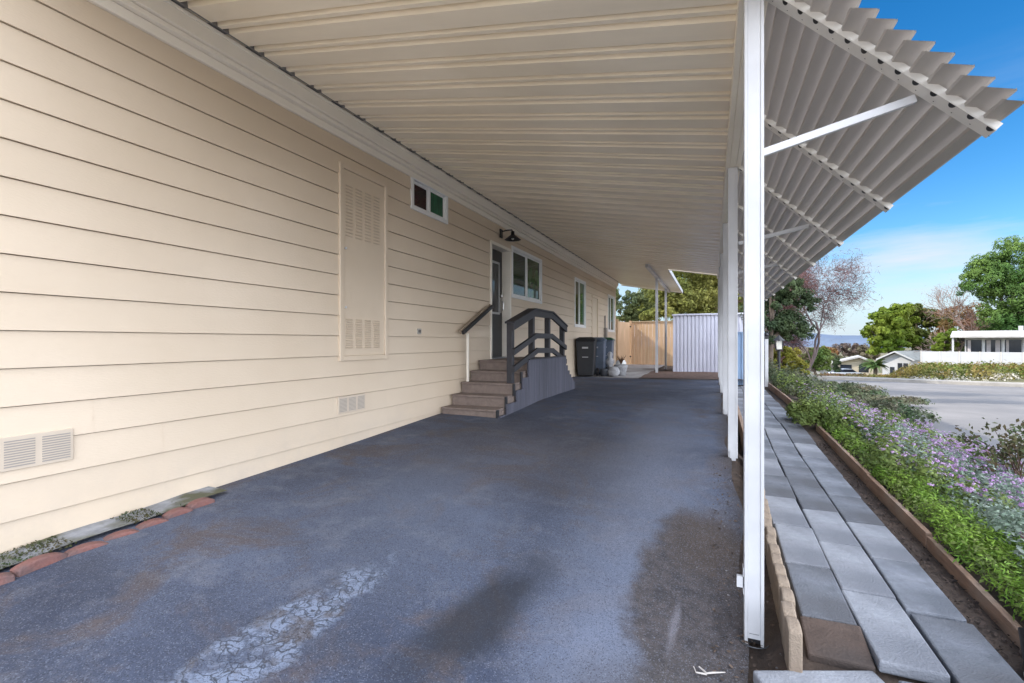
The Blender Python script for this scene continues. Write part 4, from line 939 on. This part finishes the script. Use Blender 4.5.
for x, y, d, rx, rz, l in ((985, 338, 70, 26, 18, 'dark tree mass behind the deck house roof'), (1040, 330, 72, 40, 24, 'dark evergreen at far right behind the pine')):
    tree('evergreen_tree', l, 'tree', based(x, d), pblobs([(x, y, rx, rz), (x - rx * .5, y + 6, rx * .6, rz * .8), (x + rx * .5, y + 4, rx * .6, rz * .8)], d), 5000, .4, .8, L_oak, .4, sub=22)
# palm
pb = based(875, 50); palm = thing('palm_tree', 'small palm beside the gabled house', 'palm', pb)
hz = at(875, 364, 50)[2]
q = MB(); q.tube([(pb[0], pb[1], pb[2] - .2), (pb[0] + .05, pb[1], (pb[2] + hz) / 2), (pb[0], pb[1], hz)], [.2, .17, .18], 8); q.build('trunk', M_bark, palm, smooth=True)
Vp, Fp = [], []
for k in range(26):
    a = 2 * PI * k / 26 + random.uniform(-.1, .1); el = random.uniform(-.2, 1.2); L = random.uniform(1.1, 1.5); prev = None
    for j in range(8):
        t = j / 7; e2 = el - t * 1.5; p = Vector((pb[0] + math.cos(a) * L * t * math.cos(el * .6), pb[1] + math.sin(a) * L * t * math.cos(el * .6), hz + L * (math.sin(el) * t - .55 * t * t)))
        if prev is not None:
            for s_ in (-1, 1):
                w = .26 * math.sin(PI * min(.95, t + .08)); sd_ = Vector((-math.sin(a), math.cos(a), -.25)) * s_ * w
                i = len(Vp); Vp += [tuple(prev), tuple(p), tuple(p + sd_ + (p - prev) * .8), tuple(prev + sd_ + (p - prev) * .3)]; Fp.append((i, i+1, i+2, i+3))
        prev = p
npmesh('fronds', Vp, Fp, leafmat('palm_fronds', (.06, .11, .03), (.11, .15, .04), .5, .2), palm)
# rose bush at the right edge of the bed
rb = (2.86, 6.25, zbed(2.86, 6.25)); rose = thing('rose_bush', 'rose bush with dark reddish leaves by the street edge of the bed', 'shrub', rb)
q = MB(); tips = []
for k in range(12):
    a = random.uniform(0, 2 * PI); limb(q, Vector(rb) + Vector((.1 * math.cos(a), .1 * math.sin(a), 0)), (.6 * math.cos(a), .6 * math.sin(a), 1), .30, .009, 2, 3, .2, 5, tips, .02, (2, 3), .5, .7, .003)
q.build('stems', mat('rose_stem', (.10, .06, .035), .8), rose)
T = np.array([tuple(x) for x in tips]); i = RNG.integers(0, len(T), 1500); c = T[i] + RNG.normal(size=(1500, 3)) * .05
npmesh('leaves', *leaves(c, RNG.uniform(.035, .065, 1500), RNG.normal(size=(1500, 3)) + np.array([0, 0, .6]), .6, .1), leafmat('rose_leaves', (.085, .13, .05), (.14, .10, .055), 5, .3), rose)
# ivy bank across the street
def bank(n, x0, x1, d0, d1, hgt, k, sp, s0, s1, m, name, label):
    px = RNG.uniform(x0, x1, k); dd = RNG.uniform(d0, d1, k); P0 = [at(a, 341, b_) for a, b_ in zip(px, dd)]
    cc = np.array([(p[0], p[1], gz(p[0], p[1])) for p in P0]); cc = cc[[p[1] > far_edge(p[0]) + .9 for p in cc]]
    i = RNG.integers(0, len(cc), n); d = RNG.normal(size=(n, 3)); d[:, 2] = np.abs(d[:, 2]); d /= np.linalg.norm(d, axis=1, keepdims=True)
    r = RNG.uniform(.6, 1.3, (len(cc), 1))[i]
    hh = np.array([hgt * (.35 + .65 * sm(p[0] / p[1], .27, .335)) for p in cc])[i]; C = cc[i] + d * r * np.stack([np.full(n, sp), np.full(n, sp), hh], 1) * RNG.uniform(.7, 1.05, (n, 1))
    return tag(npmesh(name, *leaves(C, RNG.uniform(s0, s1, n), d + RNG.normal(size=d.shape) * .5, .6, .1), m), label, 'ground cover', kind='stuff')
L_ivy = leafmat('bank_leaves', (.13, .17, .035), (.27, .17, .055), .35, .3, .45)
bank(34000, 872, 1200, 23.5, 36.5, .62, 420, .9, .09, .2, L_ivy, 'bank_groundcover', 'green and rusty ground cover on the bank below the white wall')
bank(2500, 880, 1010, 23.2, 26, .3, 60, .5, .06, .14, leafmat('pale_flowers', (.55, .5, .42), (.4, .38, .25), .5, .2), 'pale_groundcover', 'pale flowering plants at the foot of the bank')
bank(2500, 822, 870, 34, 60, .6, 60, .9, .10, .25, leafmat('mixed_yard', (.12, .12, .05), (.2, .1, .06), .4, .25), 'yard_groundcover', 'reddish yard planting in front of the far white houses')
# lawn-coloured far planting behind lamp
# ------------------------------------------------------------------ lamp post
lp = thing('lamp_post', 'black garden lamp post with lantern beyond the flower bed', 'lamp post', based(779, 12.8))
bx, by, bz = based(779, 12.8); lt = at(779, 345, 12.8)[2]
q = MB(); q.tube([(bx, by, bz - .05), (bx, by, lt - .14)], .035, 10); q.lathe((bx, by, lt - .14), [(.035, 0), (.06, .02), (.03, .05)], 12); q.build('pole', M_black, lp)
q = MB()
for s1_, s2_ in ((-1, -1), (1, -1), (1, 1), (-1, 1)): q.bar((bx + s1_ * .07, by + s2_ * .07, lt - .1), (bx + s1_ * .09, by + s2_ * .09, lt + .13), .014, .014)
q.lathe((bx, by, lt + .13), [(.15, 0), (.13, .02), (.05, .1), (.02, .13), (0, .15)], 12); q.box((bx - .08, by - .08, lt - .12), (bx + .08, by + .08, lt - .1)); q.build('lantern', M_black, lp)
q = MB(); q.box((bx - .062, by - .062, lt - .098), (bx + .062, by + .062, lt + .125)); q.build('lantern_glass', mat('cloudy_glass', (.62, .6, .52), .2), lp)

# ------------------------------------------------------------------ houses across the street
M_hw = mat('white_house_paint', (.50, .49, .48), .6, .05, 1); M_hroof = mat('pale_roofing', (.46, .43, .40), .8, .15, 1); M_groof = mat('grey_shingles', (.24, .25, .24), .9, .25, 2); M_cream = mat('cream_house_paint', (.50, .42, .30), .6, .05, 1); M_hglass = mat('house_window_glass', (.03, .035, .045), .1, .4, 1)
M_curt = mat('window_curtain', (.55, .50, .49), .7, .2, 3)
def frame(x0, x1, d0, d1=None):
    """local frame: u along the facade between two bearings, w away from the viewer"""
    a = Vector(at(x0, 341, d0)); b_ = Vector(at(x1, 341, d1 or d0)); a.z = b_.z = 0; u = (b_ - a); L = u.length; u.normalize(); w = Vector((-u.y, u.x, 0)); 
    if w.y < 0: w = -w
    m = Matrix((u, w, Vector((0, 0, 1)))).transposed().to_4x4(); m.translation = a; return m, L
# deck house
m, L = frame(955, 1183, 42, 33.8); g0 = gz(*(m @ Vector((L/2, 0, 0)))[:2])
zt = lambda y, d=42: CAMZ + (341 - y) * d / 480
dh = thing('deck_house', 'long low white house with a row of porch windows at right', 'house', tuple((m @ Vector((L/2, 3, 0)))[:2]) + (g0,))
q = MB(); q.box((.6, 2.0, g0 - .5), (L, 9, zt(337)), m); q.build('wall', M_hw, dh)
q = MB(); za, zb_ = zt(337.2), zt(331)
q.prism([tuple(m @ Vector(v)) for v in ((-.3, -.4, za), (-.3, -.4, za + .14), (-.3, 5, zb_ + .12), (-.3, 5, zb_))], tuple(m.to_3x3() @ Vector((L + .6, 0, 0))))
q.prism([tuple(m @ Vector(v)) for v in ((-.3, 5.01, zb_), (-.3, 5.01, zb_ + .12), (-.3, 10, za + .14), (-.3, 10, za))], tuple(m.to_3x3() @ Vector((L + .6, 0, 0)))); rfo = q.build('roof', M_hroof, dh)
for u_ in (4, 7): 
    q = MB(); q.box((u_, 4, zb_ + .02), (u_ + .3, 4.3, zb_ + .5), m); q.build('roof_vent', M_grey, rfo)
q = MB(); q.box((.62, .6, g0 - .5), (L, 1.98, zt(353)), m); q.build('porch_wall', M_hw, dh)
n = 9
for k in range(n):
    u0 = .7 + k * (L - 1) / n; u1 = u0 + (L - 1) / n - .22
    q = MB(); q.box((u0, 1.985, zt(352.6)), (u1, 1.997, zt(339.2)), m); wo = q.build('window', M_hglass, dh)
    q = MB(); q.box((u0 + .08, 1.97, zt(352.4)), (u0 + .08 + random.uniform(.15, .4), 1.983, zt(339.6)), m)
    if k % 2: q.box((u1 - .35, 1.97, zt(352.4)), (u1 - .06, 1.983, zt(339.6)), m)
    q.build('curtain', M_curt, wo)
    q = MB(); q.box((u1 + .05, .7, g0 - .4), (u1 + .17, .82, za + .05), m); q.build('porch_post', M_hw, dh)
q = MB(); q.box((-.2, -.2, g0 - .4), (-.06, -.06, za + .05), m); q.build('porch_post', M_hw, dh)
# white enclosure wall
m, L = frame(921, 1180, 37, 29); g0 = gz(*(m @ Vector((L/2, 0, 0)))[:2])
ew = thing('enclosure_wall', 'white panelled enclosure wall along the top of the bank', 'wall', tuple((m @ Vector((L/2, 0, 0)))[:2]) + (g0,))
ztop_ = CAMZ + (341 - 350.8) * 37 / 480
n = 11
for k in range(n):
    u0 = k * L / n; q = MB(); q.box((u0 + .03, 0, ztop_ - 1.02), (u0 + L / n - .03, .06, ztop_), m); q.build('wall_panel', M_hw, ew)
    q = MB(); q.box((u0 - .028, -.03, ztop_ - 2.2), (u0 + .028, .10, ztop_ + .02), m); q.build('wall_post', mat('cream_post', (.62, .57, .5), .7) if k == 0 else bpy.data.materials['cream_post'], ew)
q = MB(); q.box((.05, .02, ztop_ - 1.9), (L, .05, ztop_ - 1.025), m); q.build('lattice_skirt', mat('cream_lattice', (.55, .48, .33), .8, .3, 6), ew)
# gabled house
m, L = frame(880, 907, 58); g0 = gz(*(m @ Vector((L/2, 0, 0)))[:2]); d = 58; z = lambda y: CAMZ + (341 - y) * d / 480
gh = thing('gabled_house', 'white gabled house with grey shingle roof across the street', 'house', tuple((m @ Vector((L/2, 2, 0)))[:2]) + (g0,))
m = m @ Matrix.Rotation(-1.0, 4, 'Z')
q = MB(); D = 9; q.prism([tuple(m @ Vector(v)) for v in ((.25, 0, g0 - .5), (L - .25, 0, g0 - .5), (L - .25, 0, z(358.5)), (L/2, 0, z(352)), (.25, 0, z(358.5)))], tuple(m.to_3x3() @ Vector((0, D, 0)))); q.build('wall', M_hw, gh)
q = MB()
for s_ in (0, 1):
    e = -.2 if s_ == 0 else L + .2
    q.prism([tuple(m @ Vector(v)) for v in ((e, -.5, z(359.5)), (L/2, -.5, z(351.3)), (L/2, -.5, z(350.3)), (e, -.5, z(358.5)))], tuple(m.to_3x3() @ Vector((0, D + .8, 0))))
rfo = q.build('roof', M_groof, gh)
q = MB()
for s_ in (0, 1):
    e = -.22 if s_ == 0 else L + .22
    q.prism([tuple(m @ Vector(v)) for v in ((e, -.56, z(359.8)), (L/2, -.56, z(351.5)), (L/2, -.56, z(350.2)), (e, -.56, z(358.3)))], tuple(m.to_3x3() @ Vector((0, .05, 0))))
q.build('barge_board', M_hw, rfo)
for u0, u1, y0, y1 in ((1.0, 1.45, 375, 366), (1.75, 2.2, 375, 362), (2.3, 2.75, 375, 362)):
    q = MB(); q.box((u0, -.02, z(y0)), (u1, -.004, z(y1)), m); q.build('window', M_hglass, gh)
# its long wing to the right
m, L = frame(900, 960, 60, 57); g1 = gz(*(m @ Vector((L/2, 0, 0)))[:2]); d = 59
q = MB(); q.box((0, .8, g1 - .5), (L, 6, z(360)), m); q.build('wing_wall', M_hw, gh)
q = MB(); q.prism([tuple(m @ Vector(v)) for v in ((-.2, 0, z(358.6)), (-.2, 0, z(357.4)), (-.2, 3, z(350.4)), (-.2, 3, z(351.4)))], tuple(m.to_3x3() @ Vector((L, 0, 0)))); q.build('wing_roof', M_groof, gh)
q = MB(); q.prism([tuple(m @ Vector(v)) for v in ((-.2, -.05, z(361.5)), (-.2, -.05, z(357.4)), (-.2, -.01, z(357.4)), (-.2, -.01, z(361.5)))], tuple(m.to_3x3() @ Vector((L, 0, 0)))); q.build('wing_fascia', M_hw, gh)
# arched house
m, L = frame(838, 866, 78); m = m @ Matrix.Rotation(-.6, 4, 'Z'); d = 78; z = lambda y: CAMZ + (341 - y) * d / 480; g0 = min(gz(*(m @ Vector((L/2, 0, 0)))[:2]), z(378))
ah = thing('arched_house', 'cream house with arched opening and low gable roof', 'house', tuple((m @ Vector((L/2, 2, 0)))[:2]) + (g0,))
q = MB(); q.prism([tuple(m @ Vector(v)) for v in ((0, 0, g0 - .5), (L, 0, g0 - .5), (L, 0, z(362)), (L * .62, 0, z(357.5)), (0, 0, z(362)))], tuple(m.to_3x3() @ Vector((0, 8, 0)))); q.build('wall', M_cream, ah)
q = MB()
for e in (-.6, L + .4):
    q.prism([tuple(m @ Vector(v)) for v in ((e, -.6, z(363)), (L * .62, -.6, z(356.8)), (L * .62, -.6, z(355.4)), (e, -.6, z(361.6)))], tuple(m.to_3x3() @ Vector((0, 9, 0))))
q.build('roof', M_hroof, ah)
q = MB(); uc = L * .74; r = L * .14; pts = [(uc - r, -.03, z(373))] + [(uc - r * math.cos(a), -.03, z(366) + r * math.sin(a)) for a in [PI * j / 10 for j in range(11)]] + [(uc + r, -.03, z(373))]
q.poly([tuple(m @ Vector(v)) for v in pts]); q.build('arch', M_hglass, ah)
q = MB(); q.box((.3, -.04, z(372)), (L * .4, -.02, z(364)), m); q.build('carport_opening', M_hglass, ah)
q = MB(); q.box((L * .55, -2.5, g0), (L * 1.25, -2.3, z(370.5)), m); q.build('garden_wall', M_cream, ah)
# low white house
m, L = frame(807, 836, 84); m = m @ Matrix.Rotation(-.6, 4, 'Z'); d = 84; z = lambda y: CAMZ + (341 - y) * d / 480; g0 = min(gz(*(m @ Vector((L/2, 0, 0)))[:2]), z(379))
lh = thing('low_house', 'small white house with a flat pale roof farthest left across the street', 'house', tuple((m @ Vector((L/2, 2, 0)))[:2]) + (g0,))
q = MB(); q.box((.4, 0, g0 - .5), (L - .5, 7, z(363)), m); q.build('wall', M_hw, lh)
q = MB(); q.box((-.4, -.8, z(363) + .01), (L + .2, 7.5, z(361)), m); q.prism([tuple(m @ Vector(v)) for v in ((.2, -1.6, z(366.2)), (.2, -1.6, z(365.4)), (.2, -.82, z(362)), (.2, -.82, z(363)))], tuple(m.to_3x3() @ Vector((L * .5, 0, 0)))); q.build('roof', M_hroof, lh)
q = MB(); q.box((.8, -.03, z(369.5)), (L * .45, -.01, z(366)), m); q.build('window', M_hglass, lh)
q = MB(); q.box((L * .62, -.04, g0), (L * .9, -.02, z(366.5)), m); q.build('garage_door', mat('lilac_white_paint', (.6, .58, .62), .6), lh)
# parked car in front of the arched house
cb = Vector(at(845, 341, 70)); cg = min(gz(cb.x, cb.y), CAMZ + (341 - 378) * 70 / 480); Rm = Matrix.Rotation(.5, 4, 'Z'); Rm.translation = Vector((cb.x, cb.y, cg))
car = thing('parked_car', 'white parked car in front of the arched house', 'car', (cb.x, cb.y, cg))
M_car = mat('white_car_paint', (.72, .74, .78), .25); q = MB()
sec = [(-2.1, .35), (-2.15, .7), (-2.0, .88), (-1.1, .95), (1.2, .95), (2.0, .85), (2.15, .6), (2.1, .35)]
q.prism([tuple(Rm @ Vector((x, -.85, zz))) for x, zz in sec], tuple(Rm.to_3x3() @ Vector((0, 1.7, 0)))); q.build('body', M_car, car, bevel=.05)
q = MB(); q.prism([tuple(Rm @ Vector((x, -.72, zz))) for x, zz in [(-1.3, .952), (-.7, 1.38), (.6, 1.38), (1.3, .952)]], tuple(Rm.to_3x3() @ Vector((0, 1.44, 0)))); q.build('cabin_glass', M_hglass, car, bevel=.03)
q = MB(); q.prism([tuple(Rm @ Vector((x, -.70, zz))) for x, zz in [(-.75, 1.382), (-.7, 1.42), (.6, 1.42), (.68, 1.382)]], tuple(Rm.to_3x3() @ Vector((0, 1.4, 0)))); q.build('roof', M_car, car)
for x in (-1.35, 1.35):
    for s_ in (-1, 1):
        q = MB(); q.tube([tuple(Rm @ Vector((x, s_ * .72, .32))), tuple(Rm @ Vector((x, s_ * .88, .32)))], .32, 16); q.build('wheel', M_black, car)

# hills on the horizon
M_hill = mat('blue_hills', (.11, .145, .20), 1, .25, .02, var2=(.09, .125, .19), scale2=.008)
V = []; F = []; n = 80
for i in range(n + 1):
    a = -1.2 + 2.6 * i / n; X, Y = 1000 * math.sin(a), 1000 * math.cos(a)
    h = 9 + 5 * math.sin(a * 9 + .6) + 3 * math.sin(a * 23) + 2 * math.sin(a * 47 + 1)
    h *= .95
    V += [(X, Y, -15), (X * 1.06, Y * 1.06, h * .7), (X * 1.15, Y * 1.15, h + 6)]
for i in range(n):
    for j in range(2): F.append((i*3+j, (i+1)*3+j, (i+1)*3+j+1, i*3+j+1))
tag(npmesh('hills', V, F, M_hill, smooth=True), kind='structure')

# ------------------------------------------------------------------ light, sky, camera
SUN = Vector((-1, -.30, .80)).normalized()
el = math.asin(SUN.z); az = math.atan2(SUN.x, SUN.y)
W = bpy.data.worlds.new('World'); S.world = W; W.use_nodes = True; N = W.node_tree.nodes; Lk = W.node_tree.links
bg = N['Background']; bg.inputs['Strength'].default_value = .15
sky = N.new('ShaderNodeTexSky'); sky.sky_type = 'NISHITA'; sky.sun_disc = False; sky.sun_elevation = el; sky.sun_rotation = az % (2 * PI); sky.altitude = 200; sky.air_density = 1.0; sky.dust_density = .15; sky.ozone_density = 3.0
hs = N.new('ShaderNodeHueSaturation'); hs.inputs['Saturation'].default_value = 1.38; hs.inputs['Value'].default_value = 1.32; Lk.new(sky.outputs[0], hs.inputs['Color'])
tc = N.new('ShaderNodeTexCoord'); sx = N.new('ShaderNodeSeparateXYZ'); Lk.new(tc.outputs['Generated'], sx.inputs[0])
def wnoise(scale, mscale, rot, lo, hi, det=7):
    mp = N.new('ShaderNodeMapping'); mp.inputs['Scale'].default_value = mscale; mp.inputs['Rotation'].default_value = rot; Lk.new(tc.outputs['Generated'], mp.inputs['Vector'])
    nz = N.new('ShaderNodeTexNoise'); nz.inputs['Scale'].default_value = scale; nz.inputs['Detail'].default_value = det; nz.inputs['Roughness'].default_value = .55; Lk.new(mp.outputs['Vector'], nz.inputs['Vector'])
    r = N.new('ShaderNodeMapRange'); r.inputs[1].default_value = lo; r.inputs[2].default_value = hi; Lk.new(nz.outputs['Fac'], r.inputs[0]); return r.outputs[0]
def wmul(a, b_):
    m = N.new('ShaderNodeMath'); m.operation = 'MULTIPLY'; Lk.new(a, m.inputs[0]); Lk.new(b_, m.inputs[1]); return m.outputs[0]
def wrange(v, a, b_):
    r = N.new('ShaderNodeMapRange'); r.interpolation_type = 'SMOOTHSTEP'; r.inputs[1].default_value = a; r.inputs[2].default_value = b_; Lk.new(v, r.inputs[0]); return r.outputs[0]
def wmix(f, a, c):
    x = N.new('ShaderNodeMix'); x.data_type = 'RGBA'; Lk.new(f, x.inputs[0]); Lk.new(a, x.inputs[6]); x.inputs[7].default_value = (*c, 1); return x.outputs[2]
# thin cirrus low over the street
r5 = N.new('ShaderNodeMapRange'); r5.interpolation_type = 'SMOOTHSTEP'; r5.inputs[1].default_value = .16; r5.inputs[2].default_value = .0; r5.inputs[3].default_value = 0; r5.inputs[4].default_value = .85; Lk.new(sx.outputs['Z'], r5.inputs[0])
hz_ = wmix(r5.outputs[0], hs.outputs['Color'], (3.9, 5.0, 6.2))
c1 = wmix(wmul(wnoise(2.2, (1.0, 1.6, 7.0), (.25, .1, .5), .42, .72), wrange(sx.outputs['Z'], .45, .10)), hz_, (5.6, 5.9, 6.3))
# unseen bright cloud bank behind and right of the photographer, added as fill light
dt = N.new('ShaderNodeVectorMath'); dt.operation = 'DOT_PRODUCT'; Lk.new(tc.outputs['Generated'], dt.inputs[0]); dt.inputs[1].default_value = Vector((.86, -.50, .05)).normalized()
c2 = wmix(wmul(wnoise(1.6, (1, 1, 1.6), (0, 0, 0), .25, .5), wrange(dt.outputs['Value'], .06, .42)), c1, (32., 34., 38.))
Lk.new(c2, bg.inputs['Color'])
sl = bpy.data.lights.new('sun', 'SUN'); sl.energy = 5; sl.angle = math.radians(.5); sl.color = (1, .94, .84)
so = bpy.data.objects.new('sun', sl); COL.objects.link(so); so.rotation_euler = SUN.to_track_quat('Z', 'Y').to_euler(); so.location = (-20, -6, 20)
cam = bpy.data.cameras.new('camera'); cam.sensor_width = 36; cam.lens = 36 * 480 / 1024; cam.clip_start = .05; cam.clip_end = 6000
co = bpy.data.objects.new('camera', cam); COL.objects.link(co); co.location = (0, 0, CAMZ); co.rotation_euler = (PI / 2, 0, math.atan2(200, 480)); S.camera = co
S.view_settings.view_transform = 'Standard'; S.view_settings.look = 'None'; S.view_settings.exposure = 0; S.view_settings.gamma = 1
S.render.engine = 'CYCLES'; S.cycles.use_denoising = True; S.cycles.max_bounces = 10; S.cycles.diffuse_bounces = 6; S.cycles.transparent_max_bounces = 8
